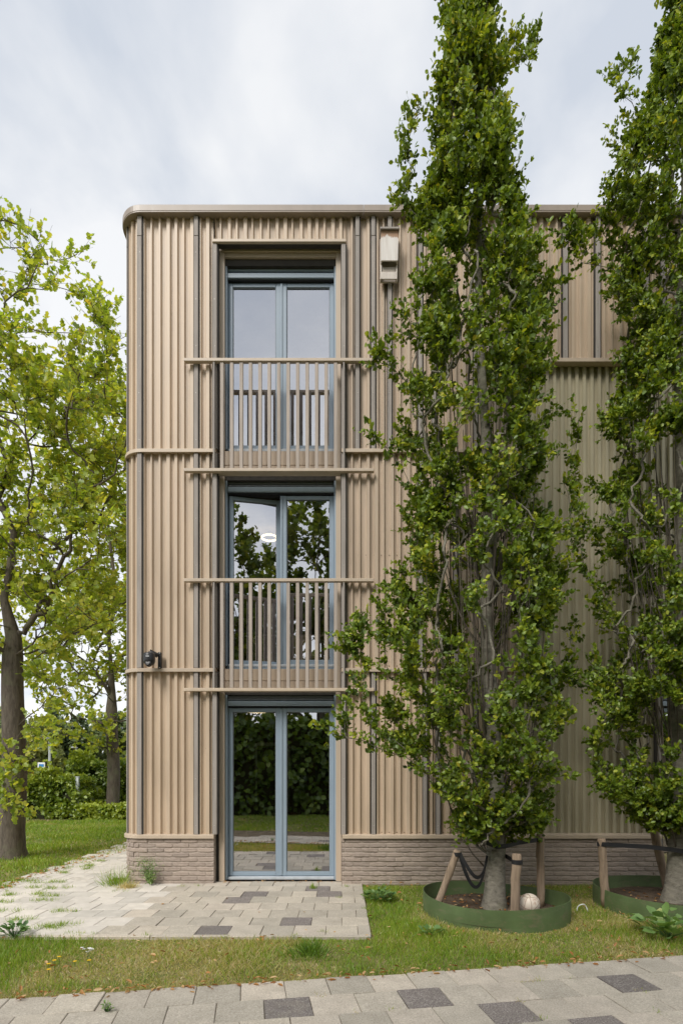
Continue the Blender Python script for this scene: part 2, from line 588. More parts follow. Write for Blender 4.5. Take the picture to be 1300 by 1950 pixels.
def slab(parent, x, y, rz, mat, sx=0.296, sy=0.296, z=0.0):
    key = (mat.name, sx, sy)
    if key not in PAVES:
        PAVES[key] = slab_mesh('paving_slab', sx, sy)
        PAVES[key].materials.append(mat)
    o = bpy.data.objects.new('paving_slab', PAVES[key])
    COL.objects.link(o)
    o.location = (x, y, z + random.uniform(-0.004, 0.003))
    o.rotation_euler = (random.gauss(0, 0.006), random.gauss(0, 0.006), rz + random.gauss(0, 0.006))
    o.parent = parent
    return o


# pavement the viewer stands on
pts = [uv2xy(-9, V_EDGE), uv2xy(9, V_EDGE), uv2xy(9, -5.4), uv2xy(-9, -5.4)]
sw = MB().add([(x, y, -0.012) for x, y in pts], [(3, 2, 1, 0)]).build('pavement', M_SAND)
tag(sw, kind='structure')
dark_uv = [(-.954, -3.69), (-.06, -3.69), (.34, -3.98), (1.43, -3.69), (.76, -4.28)]
pale_uv = [(-1.9, -3.39), (-1.2, -3.98), (.9, -3.39), (.1, -4.28)]
for r in range(5):
    v = -3.39 - 0.296 * r
    off = -0.96 if r % 2 == 1 else -1.11
    for k in range(-7, 18):
        u = off + 0.3 * k
        x, y = uv2xy(u, v)
        if y < -4.65 or x < -3.1 or x > 3.9:
            continue
        mt = M_PAVE if random.random() < .68 else M_PAVEB
        if any(abs(u - a) < .15 and abs(v - b) < .15 for a, b in dark_uv):
            mt = M_PAVED
        slab(sw, x, y, TH, mt)

# terrace and the path round the corner of the building
X_R, Y_F = 0.27, -2.26
tb = MB().add([(-4.4, Y_F - .05, -0.014), (X_R, Y_F - .05, -0.014), (X_R, 0.3, -0.014), (-4.4, 0.3, -0.014)], [(0, 1, 2, 3)])
tb.add([(-4.4, .3, -0.014), (-2.5, .3, -0.014), (-2.5, 12, -0.014), (-4.4, 12, -0.014)], [(0, 1, 2, 3)])
tb.add([(-7.5, Y_F - .05, -0.014), (-4.4, Y_F - .05, -0.014), (-4.4, -0.35, -0.014), (-7.5, -0.35, -0.014)], [(0, 1, 2, 3)])
terrace = tb.build('terrace_path', M_SAND)
tag(terrace, kind='structure')
dark_t = [(-1.17, 0), (-.44, 1), (-1.16, 4), (-1.0, 5), (-.14, 5), (-.28, 6)]
for k in range(0, 46):
    y = Y_F + 0.15 + 0.3 * k
    off = -.446 + (.15 if k % 2 == 0 else 0)
    for i in range(-26, 4):
        x = off + 0.3 * i
        if x - .148 > X_R - .05 or x < -7.3:
            continue
        if x < -4.35 and k > 5:
            continue
        if y > -0.12 and x > -2.95 and y > 0.12:
            continue
        if y > 0.1 and x > -3.0:
            continue
        if y > 8:
            continue
        if y > -.1 and x > -1.75 and x < 0 and y > .15:
            continue
        sx = 0.296
        if x + .148 > X_R:
            sx = round(X_R - (x - .148), 3); xx = x - .148 + sx / 2
        else:
            xx = x
        if sx < .06:
            continue
        if x < -2.2 + random.uniform(-.06, .06):
            mt = M_PAVEL
        else:
            mt = M_PAVE if random.random() < .8 else M_PAVEB
            if any(abs(x - a) < .151 and k == kk for a, kk in dark_t):
                mt = M_PAVED
        slab(terrace, xx, y, 0, mt, sx=sx)
# narrow concrete edging along the front of the terrace
for i in range(8):
    x0 = X_R - 1.0 * (i + 1)
    e = MB().box(x0 + .003, x0 + .997, Y_F - .055, Y_F - .005, -.1, .003, .006).build('edging_strip', M_PAVEB, terrace)

# ------------------------------------------------------------------ building
bld = empty('apartment_building', (0, 0, 0), 'three storey building clad in tan corrugated metal with a rounded corner and flat roof', 'building')
CXC, RC = -2.65, 0.27
ARC = RC * math.pi / 2


def path_pt(s, o=0.0):
    """s runs to the left along the front, round the corner and back along the side; s = 0 where the curve starts"""
    if s <= 0:
        return CXC - s, -o, 0.0, -1.0
    if s < ARC:
        a = s / RC
        return CXC - (RC + o) * math.sin(a), RC - (RC + o) * math.cos(a), -math.sin(a), -math.cos(a)
    return CXC - RC - o, RC + (s - ARC), -1.0, 0.0


def run(s0, s1, step=0.03):
    """plan points (offset 0) with normals between two path positions"""
    ss = [s0]
    if s0 < 0 < s1: ss.append(0.0)
    n = 12
    for i in range(n + 1):
        t = ARC * i / n
        if s0 < t < s1: ss.append(t)
    ss.append(s1)
    ss = sorted(set(ss))
    return [path_pt(s) for s in ss]


sx_ = lambda x: CXC - x          # front x -> path position
RIGHT = 8.0
SIDE = ARC + 7.5
TOPZ = 8.93


def cladding(name, s0, s1, z0, z1, crest, depth, mat, regular=False, seed=0):
    r = random.Random(seed)
    prof = []
    s = s0
    if regular:
        mods = [(0.042, 0.012, 0.034, 0.012)]
    else:
        mods = [(0.064, 0.013, 0.016, 0.015), (0.036, 0.013, 0.042, 0.015), (0.054, 0.013, 0.022, 0.015), (0.042, 0.013, 0.034, 0.015)]
    i = r.randrange(len(mods))
    lo = crest - depth
    while s < s1:
        v, f1, c, f2 = mods[i % len(mods)]
        i += 1 if regular else r.choice((1, 1, 2))
        prof += [(s, lo), (s + v * .48, lo + .0), (s + v * .5, lo + .004), (s + v * .56, lo + .004), (s + v * .58, lo), (s + v, lo), (s + v + f1, crest), (s + v + f1 + c, crest), (s + v + f1 + c + f2, lo)]
        s += v + f1 + c + f2
    prof = [p for p in prof if p[0] <= s1]
    vs, fs = [], []
    for (s, o) in prof:
        x, y, nx, ny = path_pt(s, o)
        vs += [(x, y, z0), (x, y, z1)]
    for k in range(len(prof) - 1):
        a = 2 * k
        fs.append((a, a + 1, a + 3, a + 2))
    return MB().add(vs, fs).build(name, mat, bld)


CREST, DEP = -0.022, 0.036
Z_PL = 0.60                      # plinth ledge underside
L1, L2 = PZ(1279, -.01), PZ(859, -.01)
Z_TOPC = TOPZ - 0.02
XB0, XB1 = -1.646, 0.0            # window bay
xl = PX(405)
# left of the windows and round the corner
zz = [(0.63, L1 + .02), (L1 + .02, L2 + .02), (L2 + .02, Z_TOPC)]
for i, (a, b) in enumerate(zz):
    cladding('cladding_sheet', sx_(xl), ARC + 0.02, a, b, CREST, DEP, M_TAN, seed=3)
    cladding('cladding_sheet', ARC + 0.02, SIDE, a, b, CREST, DEP, M_TAN, seed=4)
# right of the windows
X_OL = PX(985)
X_BAY2 = 4.22
for i, (a, b) in enumerate(zz):
    if i < 2:
        cladding('cladding_sheet', sx_(X_OL), sx_(PX(658)), a, b, CREST, DEP, M_TAN, seed=5)
    else:
        cladding('cladding_sheet', sx_(X_OL), sx_(PX(658)), a, b, CREST, DEP, M_TAN, seed=5)
Z_OL = PZ(685, 0)
cladding('cladding_sheet', sx_(RIGHT), sx_(X_OL), Z_OL, Z_TOPC, CREST, DEP, M_TAN, seed=6)
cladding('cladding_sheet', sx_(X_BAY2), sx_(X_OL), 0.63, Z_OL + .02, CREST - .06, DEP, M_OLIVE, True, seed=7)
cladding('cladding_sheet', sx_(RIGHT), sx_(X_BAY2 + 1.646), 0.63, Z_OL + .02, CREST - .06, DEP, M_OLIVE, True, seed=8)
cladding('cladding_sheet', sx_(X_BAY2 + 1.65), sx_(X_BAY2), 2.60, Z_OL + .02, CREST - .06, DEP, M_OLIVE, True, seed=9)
# over the top window
Z_FR1, Z_FR0 = PZ(453, -.03), PZ(459, -.03)
cladding('cladding_sheet', sx_(PX(659)), sx_(PX(404)), Z_FR0 + .01, Z_TOPC, CREST, DEP, M_TAN, seed=11)

# structural walls behind the cladding, floors and roof
core = MB()
YW0, YW1 = 0.145, 0.40
core.box(-2.78, XB0, YW0, YW1, 0.0, 8.80)
core.box(XB1, RIGHT, YW0 + .0, YW1, 2.62, 8.80)
core.box(XB1, X_BAY2, YW0, YW1, 0.0, 2.62)
core.box(X_BAY2 + 1.646, RIGHT, YW0, YW1, 0, 2.62)
STO = 2.905
for k in range(3):
    z0 = [2.50, 5.40, 8.30][k]
    z1 = [2.86, 5.765, 8.80][k]
    core.box(XB0 + .002, XB1 - .002, YW0 + .02, YW1, z0 + .02, z1)
core.box(-2.78, -2.6, YW1, 7.9, 0, 8.80)
core.box(RIGHT - .2, RIGHT, YW1, 7.9, 0, 8.80)
core.box(-2.78, RIGHT, 7.7, 7.9, 0, 8.80)
core.build('structural_wall', M_CORE, bld)
MB().box(-2.75, RIGHT, .1, 7.95, 8.72, 8.84).build('roof', M_CORE, bld)

# cornice in three lengths
segs = [(sx_(PX(692)) + .002, SIDE), (sx_(PX(1131)) + .002, sx_(PX(692)) - .002), (sx_(RIGHT), sx_(PX(1131)) - .002)]
for s0, s1 in segs:
    o = 0.055
    sec = [(-.15, TOPZ - .015), (-.05, TOPZ - .004), (o - .006, TOPZ), (o, TOPZ - .008), (o, TOPZ - .082), (o - .004, TOPZ - .084), (o - .004, TOPZ - .098), (o - .02, TOPZ - .10), (o - .02, TOPZ - .092), (-.15, TOPZ - .092)]
    MB().sweep(run(s0, s1), sec).build('cornice', M_CORN, bld)


def ledge(s0, s1, z0, z1, o, slope=0.004, name='ledge'):
    sec = [(-.10, z1 + slope), (o - .004, z1), (o, z1 - .004), (o, z0), (o - .012, z0), (o - .012, z0 + .012), (-.10, z0 + .012)]
    return MB().sweep(run(s0, s1), sec).build(name, M_TRIM, bld)


for zt in (PZ(1272, -.03), PZ(853, -.03)):
    ledge(sx_(PX(411)), SIDE, zt - .046, zt, 0.022)
    ledge(sx_(X_OL), sx_(PX(650)), zt - .046, zt, 0.022)
ledge(sx_(PX(408)), SIDE, .598, .645, 0.032, .012, 'plinth_ledge')
ledge(sx_(X_BAY2), sx_(PX(651)), .598, .645, 0.032, .012, 'plinth_ledge')
ledge(sx_(X_BAY2 + 3.5), sx_(X_BAY2 + 1.65), .598, .645, 0.032, .012, 'plinth_ledge')
zt = PZ(680, -.03)
ledge(sx_(RIGHT), sx_(X_OL), zt - .05, zt, 0.022)

# ---- brick plinth
CO = 0.0625


def plinth(s0, s1, ends):
    sec = [(-.14, -.05), (-.008, -.05), (-.008, .60), (-.14, .60)]
    return MB().sweep(run(s0, s1), sec).build('plinth', M_MORTAR, bld)


def brick_mesh(w, seed, d=0.098, h=0.052):
    """a hand moulded brick: uneven front face and wavy lower edge"""
    r = random.Random(seed)
    n = 7
    vs, fs = [], []
    for i in range(n):
        x = -w / 2 + w * i / (n - 1)
        e = 0.35 if i in (0, n - 1) else 0
        top, bot = h / 2 - abs(r.gauss(0, .0016)) - e * .006, -h / 2 + abs(r.gauss(0, .0028)) + e * .006
        f = -r.uniform(.000, .003) + e * .006
        fm = -r.uniform(.001, .004) + e * .006
        fb = -r.uniform(.001, .006) + e * .005
        vs += [(x, d, top), (x, .004 + f, top), (x, f - .001, top - .006), (x, fm, r.uniform(-.006, .006)), (x, fb, bot + .008), (x, .004 + fb, bot), (x, d, bot)]
    m = 7
    for i in range(n - 1):
        for k in range(m - 1):
            a = i * m + k
            fs.append((a, a + 1, a + m + 1, a + m))
    fs.append(tuple(range(m - 1, -1, -1)))
    fs.append(tuple(range((n - 1) * m, n * m)))
    me = MB().add(vs, fs).mesh('brick')
    me.materials.append(M_BRICK)
    return me


BR = {}


def brick(parent, s, w, z, o=0.0):
    w = round(w, 3)
    key = (w, random.randrange(6))
    if key not in BR:
        BR[key] = brick_mesh(w, hash(key) % 9999)
    x, y, nx, ny = path_pt(s, o + random.uniform(-.004, .003))
    ob = bpy.data.objects.new('brick', BR[key])
    COL.objects.link(ob)
    ob.location = (x, y, z)
    ob.rotation_euler = (0, random.gauss(0, .004), math.atan2(nx, -ny) if False else math.atan2(-nx, -ny) * -1 if False else -math.atan2(-nx, -ny))
    ob.parent = parent
    return ob


def courses(parent, s0, s1, curve=False):
    for c in range(10):
        z = 0.6 - CO * (c + .5) - .004
        s = s0
        first = True
        while s < s1 - .02:
            if curve and s > -0.03:
                w = .068
            else:
                w = .21
                if first and c % 2: w = .10
            first = False
            if s + w > s1: w = s1 - s
            if w < .02: break
            if not curve and s + w > s1 - .03: w = s1 - s
            brick(parent, s + w / 2, w, z)
            s += w + .010


pl = plinth(sx_(PX(407)) + .001, SIDE, None)
courses(pl, sx_(PX(407)), ARC + .35, True)
for c in range(10):       # the return into the door recess
    z = 0.6 - CO * (c + .5) - .004
    y = .108
    for w in ((.10, .085) if c % 2 else (.19,)):
        key = (w, 'r')
        if key not in BR: BR[key] = brick_mesh(w, 77)
        ob = bpy.data.objects.new('brick', BR[key]); COL.objects.link(ob)
        ob.location = (PX(407) - .003, y + w / 2, z); ob.rotation_euler = (0, 0, math.pi / 2); ob.parent = pl
        y += w + .01
MB().box(-2.3, PX(407) - .012, .13, .30, -.05, .598).build('plinth_return', M_MORTAR, bld)
pr = plinth(sx_(X_BAY2 - .001), sx_(.005), None)
courses(pr, sx_(X_BAY2), sx_(.004))
pr2 = plinth(sx_(X_BAY2 + 3.5), sx_(X_BAY2 + 1.65), None)

# ---- battens
screws, screwsd = MB(), MB()


def disc(mbx, x, y, z, r=.006):
    n = 8
    vs = [(x + r * math.cos(2 * math.pi * k / n), y, z + r * math.sin(2 * math.pi * k / n)) for k in range(n)]
    vs += [(px * .6 + x * .4, y - .003, pz * .6 + z * .4) for px, _, pz in vs]
    mbx.add(vs, [tuple(range(n, 2 * n))] + [(k, (k + 1) % n, n + (k + 1) % n, n + k) for k in range(n)])


def batten(s, z0, z1, w=0.054, o0=-.07, o1=0.004, joint=True):
    x, y, nx, ny = path_pt(s)
    ang = -math.atan2(-nx, -ny)
    zs = [z0, z1]
    if joint and z1 > 8.5:
        zs = [z0, PZ(449, 0), z1]
    for a, b in zip(zs[:-1], zs[1:]):
        ob = MB().box(-w / 2, w / 2, -o1, -o0, a + .003, b - .003, .003).build('batten', M_BATTEN, bld)
        ob.location = (x, y, 0)
        ob.rotation_euler = (0, 0, ang)
        # dark strip painting in the shadow gap along both batten edges
    g = MB().box(-w / 2 - .009, w / 2 + .016, .013, .09, z0 + .004, z1 - .004).build('batten_gap_shade', M_CORE, bld)
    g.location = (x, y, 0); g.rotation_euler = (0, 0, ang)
    if s <= 0.05:
        zc_ = z0 + .12
        while zc_ < z1:
            disc(screws, x + random.uniform(-.006, .006), y - o1 - .0005, zc_)
            zc_ += 0.62


zL = [.645, PZ(1272, -.03) - .046], [PZ(1272, -.03) + .004, PZ(853, -.03) - .046], [PZ(853, -.03) + .004, TOPZ - .095]
for (a, b) in zL:
    for px in (373.5,):
        batten(sx_(PX(px)), a, b)
    batten(0.02, a, b, .06)
    batten(ARC * .80, a, b, .06)
    batten(ARC + 1.2, a, b); batten(ARC + 2.4, a, b); batten(ARC + 3.9, a, b)
    batten(sx_(PX(409)), a, min(b, Z_FR0), .056, -.14, .004, False)
    batten(sx_(PX(654)), a, min(b, Z_FR0), .056, -.14, .004, False)
for k, (a, b) in enumerate(zL):
    for px in {0: (711, 809, 834, 905), 1: (801, 868), 2: (680.5, 710.5, 742, 800, 826, 905)}[k]:
        batten(sx_(PX(px)), a, b, .05)
a, b = PZ(680, -.03) + .004, TOPZ - .095
for px in (1007, 1076, 1138, 1230, 1262, 1330):
    batten(sx_(PX(px)), a, b, .058, joint=False)
# brown screws in rows on the sheets
for py in (1057, 1425, 680, 1268, 1585, 849, 546):
    for px in np.arange(288, 405, 14.7):
        if py == 546 and not (px < 290 or 395 < px < 400): continue
        disc(screwsd, PX(px) + random.uniform(-.004, .004), -CREST + DEP - .006, PZ(py, .05), .007)
    for px in np.arange(668, 960, 14.7):
        if py == 546: continue
        disc(screwsd, PX(px) + random.uniform(-.004, .004), -CREST + DEP - .006, PZ(py, .05), .007)
tag(screws.build('screw_heads', M_SCREW, bld), kind='stuff')
tag(screwsd.build('brown_screw_heads', M_SCREWD, bld), kind='stuff')

# ---- window bays
def bay(x0, storey, top=False, lamp=True, open_left=False, ground=False):
    """window set in the bay that starts at x0; all sizes in metres"""
    x1 = x0 + 1.646
    dz = STO * storey
    zt = 2.35 + dz                       # head of the leaves
    zb = 0.052 if ground else 2.947 - STO + dz + (0.03 if top else 0)
    head = 2.545 + dz if not top else Z_FR0
    w = tag(empty('door' if ground else 'window', (x0, 0, 0)))
    w.parent = bld
    L = lambda x: x - 0.0
    base = 0.0 if ground else 2.60 - STO + dz
    # tan jambs and blue outer frame
    for (a, b) in ((.001, .075), (1.571, 1.645)):
        MB().box(a, b, .12, .168, base + .004, head, .003).build('jamb', M_TRIM, w)
    MB().box(.046, .101, .17, .34, zb - .04, head, .003).build('frame', M_BLUE, w)
    MB().box(1.546, 1.60, .17, .34, zb - .04, head, .003).build('frame', M_BLUE, w)
    MB().box(.102, 1.545, .19, .34, zt + .022, zt + .088, .004).build('transom', M_BLUE, w)
    MB().box(.102, 1.545, .215, .34, zt + .005, zt + .020).build('shadow_gap', M_BLACK, w)
    # roller blind box above
    MB().box(.102, 1.545, .26, .34, zt + .09, head + .02).build('blind_box', M_BLACK, w)
    if top:
        MB().box(.104, 1.543, .215, .255, zt + .135, zt + .19, .006).build('blind_slat', M_BLUE, w)
        MB().box(.076, 1.57, .13, .165, zt + .245, zt + .30, .003).build('head_strip', M_TRIM, w)
        MB().box(.0005, 1.6455, .112, .166, zt + .305, zt + .40, .003).build('head_panel', M_TRIM, w)
    else:
        for i in range(3):
            z = zt + .100 + i * .034
            MB().box(.104, 1.543, .212 - .004 * i, .255, z, z + .030, .008).build('blind_slat', M_SLAT, w)
    # sill and dark gap below
    MB().box(.102, 1.545, .20 if ground else .215, .36, zb - .042, zb - .004, .004).build('sill', M_SILL, w)
    if ground:
        MB().box(.102, 1.545, .22, .36, -.02, zb - .045).build('sill_gap_shade', M_BLACK, w)  # solid black block painted in as the shaded gap below the sill
    else:
        MB().box(.046, 1.60, .22, .34, zb - .10, zb - .044).build('sub_sill', M_BLUE, w)
        for (a, b) in ((base + .006, base + .098), (base + .104, zb - .085)):
            MB().box(.076, 1.57, .135, .16, a, b, .003).build('spandrel_panel', M_TAN, w)
    # two leaves
    for k in (0, 1):
        xa = .102 + .7225 * k
        xb = xa + .7205
        lw, rw = (.060, .074) if k == 0 else (.074, .060)
        mbx = MB()
        mbx.box(xa, xa + lw, .25, .32, zb, zt, .006)
        mbx.box(xb - rw, xb, .25, .32, zb, zt, .006)
        mbx.box(xa + lw - .002, xb - rw + .002, .2505, .32, zt - .055, zt - .0008, .006)
        mbx.box(xa + lw - .002, xb - rw + .002, .2505, .32, zb + .0008, zb + .058, .006)
        if k == 1:
            mbx.box(xa - .014, xa + .016, .238, .25, zb + .01, zt - .01, .004)
        piv = (xa, .30, 0)
        bead = MB()
        bw = .007
        gx0, gx1, gz0, gz1 = xa + lw, xb - rw, zb + .058, zt - .055
        bead.box(gx0, gx0 + bw, .262, .285, gz0, gz1).box(gx1 - bw, gx1, .262, .285, gz0, gz1)
        bead.box(gx0 + bw, gx1 - bw, .262, .285, gz1 - bw, gz1).box(gx0 + bw, gx1 - bw, .262, .285, gz0, gz0 + bw)
        gl = MB().add([(gx0, .275, gz0), (gx1, .275, gz0), (gx1, .275, gz1), (gx0, .275, gz1)], [(0, 1, 2, 3)])
        for nm, mm, mt in (('sash', mbx, M_BLUE), ('glazing_bead', bead, M_SLAT), ('pane', gl, M_GLASS)):
            if open_left and k == 0:
                mm.v = [(p[0] - piv[0], p[1] - piv[1], p[2]) for p in mm.v]
            o = mm.build(nm, mt, w)
            if open_left and k == 0:
                o.location = piv
                o.rotation_euler = (0, 0, math.radians(11.5))
    return w


bay(XB0, 0, ground=True)
bay(XB0, 1, open_left=True)
bay(XB0, 2, top=True)
bay(X_BAY2, 0, ground=True)
for px in (X_BAY2 - .01, X_BAY2 + 1.66):
    batten(sx_(px), .02, 2.58, .056, -.14, .004, False)
# frame over the top window
MB().box(PX(405) - .0, PX(659), -.022, .018, Z_FR0, Z_FR1, .004).build('window_head_trim', M_TRIM, bld)
MB().box(PX(405) + .003, PX(659) - .003, .0185, .085, Z_FR0 + .004, Z_FR1 - .006).build('head_trim_shade', M_CORE, bld)  # dark strip stands in for the shade under the head trim

# ---- balustrades
ZR = [(PZ(1101, -.06), PZ(1310, -.06)), (PZ(681, -.06), PZ(891, -.06))]
bal_px = [423.4, 441.7, 460, 477.5, 495.5, 513, 531, 549, 567, 585, 603, 621, 639]
for zt, zb in ZR:
    bl = empty('balustrade'); bl.parent = bld
    for z in (zt, zb):
        d1 = .0 if z == zt else .135
        MB().box(PX(350, -.06), PX(712, -.06), -.060, .0, z - .042, z, .004).build('rail', M_TRIM, bl)
        if z == zb:
            MB().box(XB0 + .002, XB1 - .002, .001, .075, z - .038, z - .008).build('soffit', M_TRIM, bl)
    for px in bal_px:
        x = PX(px, -.02)
        MB().box(x - .0225, x + .0225, -.045, .0, zb + .001, zt - .0425, .004).build('baluster', M_BALUSTER, bl)
        disc(screws, x, -.0605, zt - .02)
    for x in (XB0 - .03, XB1 + .03):
        MB().box(x - .01, x + .01, -.05, .01, zb + .001, zt - .044).build('fixing_bar', M_BATTEN, bl)

# ---- small vent
vx, vz = PX(1208, .1), PZ(1325, .1)
vt = empty('wall_vent', (vx, .02, vz)); vt.parent = bld
MB().box(-.06, .06, 0, .06, -.06, .06, .004).build('vent_frame', M_BATTEN, vt)
for k in range(6):
    MB().box(-.05, .05, -.012, -.001, -.05 + k * .017, -.041 + k * .017, .002).build('slat', M_SILL, vt)

# ---- rooms behind the glass
for k in range(3):
    z0, z1 = 0.02 + STO * k, 2.58 + STO * k
    x0, x1, y0, y1 = -2.55, 1.6, .42, 4.8
    rm = empty('room'); rm.parent = bld
    MB().box(x0, x1, y0, y1, z0 - .05, z0).build('room_floor', M_RFLOOR, rm)
    MB().box(x0, x1, y0, y1, z1, z1 + .05).build('room_ceiling', M_CEIL if k == 2 else M_ROOM, rm)
    MB().box(x0, x1, y1, y1 + .05, z0, z1).build('back_wall', M_ROOMD, rm)
    MB().box(x0 - .05, x0, y0, y1, z0, z1).build('side_wall', M_ROOM if k else M_ROOMD, rm)
    MB().box(x1, x1 + .05, y0, y1, z0, z1).build('side_wall', M_ROOMD, rm)

# ================================================================== THINGS
# ---- plants: a branching skeleton grown towards points, then leaves on twigs
def grow(trunk, targets, rnd, upright=0.0, step=0.14, bend=0.06, minz=None):
    """trunk: list of points. returns nodes, parent index, chains"""
    P = [np.array(p, float) for p in trunk]
    par = [-1] + list(range(len(trunk) - 1))
    chains = [list(range(len(trunk)))]
    nodes = np.zeros((20000, 3)); nodes[:len(P)] = P
    cnt = len(P)
    for t in targets:
        t = np.asarray(t, float)
        d = t - nodes[:cnt]
        dxy = np.hypot(d[:, 0], d[:, 1])
        cost = np.sqrt((dxy * (1 + upright)) ** 2 + d[:, 2] ** 2)
        bad = d[:, 2] < (0.25 + 0.35 * upright) * dxy
        if minz is not None: bad |= nodes[:cnt, 2] < minz
        cost = np.where(bad, cost + 50, cost)
        i = int(np.argmin(cost))
        a = nodes[i].copy()
        L = np.linalg.norm(t - a)
        n = max(4, int(L / step))
        gd = nodes[i] - nodes[par[i]] if par[i] >= 0 else np.array([0, 0, 1.0])
        gd = gd / max(np.linalg.norm(gd), 1e-6)
        tdir = (t - a) / max(L, 1e-6)
        if len(ch0 := chains[0]) > i:
            gd = gd * .35 + np.array([tdir[0], tdir[1], max(tdir[2], .15)]) * .65
        if upright > 0:
            gd = gd * .25 + np.array([tdir[0] * .4, tdir[1] * .4, .8])
        c = a + (gd * .6 + tdir * .4) * L * .5
        ch = [i]
        for k in range(1, n + 1):
            s = k / n
            p = (1 - s) ** 2 * a + 2 * s * (1 - s) * c + s * s * t
            if k < n: p = p + rnd.normal(0, bend * step * 1.6, 3)
            nodes[cnt] = p; par.append(ch[-1]); ch.append(cnt); cnt += 1
        chains.append(ch)
    par = np.array(par)
    w = np.zeros(cnt)
    kids = np.zeros(cnt, int)
    for i in range(cnt - 1, 0, -1):
        if kids[i] == 0: w[i] += 1
        w[par[i]] += w[i]; kids[par[i]] += 1
    return nodes[:cnt], par, chains, w


def fast_tubes(chains, nodes, rad, sides=5):
    vs, fs = [], []
    base = 0
    ang = np.arange(sides) * 2 * np.pi / sides
    for ch in chains:
        p = nodes[ch]; r = rad[ch].copy()
        if len(ch) > 2: r[0] = min(r[0], r[1] * 1.25)
        t = unit(np.gradient(p, axis=0))
        ref = np.array([0.3, 0.9, 0.1]) if abs(t[0] @ np.array([0, 0, 1])) > .7 else np.array([0.05, 0.1, 1.0])
        u = unit(np.cross(t, ref)); v = np.cross(t, u)
        ring = p[:, None, :] + r[:, None, None] * (np.cos(ang)[None, :, None] * u[:, None, :] + np.sin(ang)[None, :, None] * v[:, None, :])
        vs.append(ring.reshape(-1, 3))
        n = len(ch)
        i = np.arange(n - 1)[:, None]; k = np.arange(sides)[None, :]
        a = base + i * sides + k; b = base + i * sides + (k + 1) % sides
        fs.append(np.stack([a, b, b + sides, a + sides], -1).reshape(-1, 4))
        base += n * sides
    return np.concatenate(vs), np.concatenate(fs)


OVAL = [(0, 0, 0), (.32, .31, .07), (.70, .29, .08), (1, 0, -.03), (.70, -.29, .08), (.32, -.31, .07)]
OVAL_F = [(0, 3, 2, 1), (0, 5, 4, 3)]
LOBE = [(0, 0, 0), (.02, .30, .05), (.30, .52, .10), (.45, .30, .06), (.80, .40, .02), (1.05, 0, -.10), (.80, -.40, .02), (.45, -.30, .06), (.30, -.52, .10), (.02, -.30, .05)]
LOBE_F = [(0, 2, 1), (0, 3, 2), (0, 4, 3), (0, 5, 4), (0, 6, 5), (0, 7, 6), (0, 8, 7), (0, 9, 8)]
BLADE = [(0, .5, 0), (0, -.5, 0), (.55, -.36, .10), (.55, .36, .10), (1, 0, .34)]
BLADE_F = [(0, 1, 2), (0, 2, 3), (3, 2, 4)]


def foliage(nodes, par, w, rnd, centre, per_node, twig, leaf_n, size, maxw=3, updir=0.5, flat=0.6, yellow=0.02, lobed=False, tone_mu=.45, ypatch=None):
    """twigs from the thin branches, leaves along the twigs"""
    idx = np.where(w <= maxw)[0]
    idx = np.repeat(idx, per_node)
    n = len(idx)
    base = nodes[idx] + rnd.normal(0, .03, (n, 3))
    gdir = unit(nodes[idx] - nodes[np.maximum(par[idx], 0)])
    out = nodes[idx] - centre(nodes[idx])
    d = unit(gdir * .6 + unit(out) * .5 + rnd.normal(0, .55, (n, 3)) + np.array([0, 0, updir]))
    L = rnd.uniform(twig[0], twig[1], n)
    tw_end = base + d * L[:, None]
    k = rnd.integers(leaf_n[0], leaf_n[1] + 1, n)
    rep = np.repeat(np.arange(n), k)
    t = rnd.uniform(.15, 1.05, len(rep))
    pos = base[rep] + d[rep] * (L[rep] * t)[:, None]
    ax = unit(d[rep] * .5 + rnd.normal(0, .6, (len(rep), 3)) + np.array([0, 0, updir * .4]))
    nr = rnd.normal(0, .55, (len(rep), 3)) + np.array([0, -.35, flat]) + .4 * unit(out)[rep]
    clump = rnd.normal(0, .19, n)[rep]
    tone = np.clip(tone_mu + clump + rnd.normal(0, .13, len(rep)), 0.02, .93)
    yel = rnd.random(len(rep)) < yellow
    tone = np.where(yel, rnd.uniform(.9, 1.0, len(rep)), tone)
    if ypatch is not None:
        for (c, r_, a) in ypatch:
            dd = np.linalg.norm(pos - np.array(c), axis=1)
            hit = (dd < r_) & (rnd.random(len(rep)) < a)
            tone = np.where(hit, rnd.uniform(.8, .98, len(rep)), tone)
    s = rnd.uniform(size[0], size[1], len(rep))
    v, f, tn = scatter(pos, ax, nr, s, LOBE if lobed else OVAL, LOBE_F if lobed else OVAL_F, tone)
    tw = np.stack([base, base + d * (L * .5)[:, None] + np.array([0, 0, .01]), tw_end], 1)
    return v, f, tn, tw


def twig_tubes(tw, r0=.0035):
    n = len(tw)
    tw = tw[:, [0, 2]]
    u = unit(np.cross(tw[:, 1] - tw[:, 0], np.array([.3, .8, .2])))
    v = unit(np.cross(tw[:, 1] - tw[:, 0], u))
    rr = np.array([r0, r0 * .35])
    a = np.arange(3) * 2 * np.pi / 3
    ring = tw[:, :, None, :] + rr[None, :, None, None] * (np.cos(a)[None, None, :, None] * u[:, None, None, :] + np.sin(a)[None, None, :, None] * v[:, None, None, :])
    i = np.arange(n)[:, None] * 6; k = np.arange(3)[None, :]
    A = i + k; B = i + (k + 1) % 3
    return ring.reshape(-1, 3), np.stack([A, B, B + 3, A + 3], -1).reshape(-1, 4)


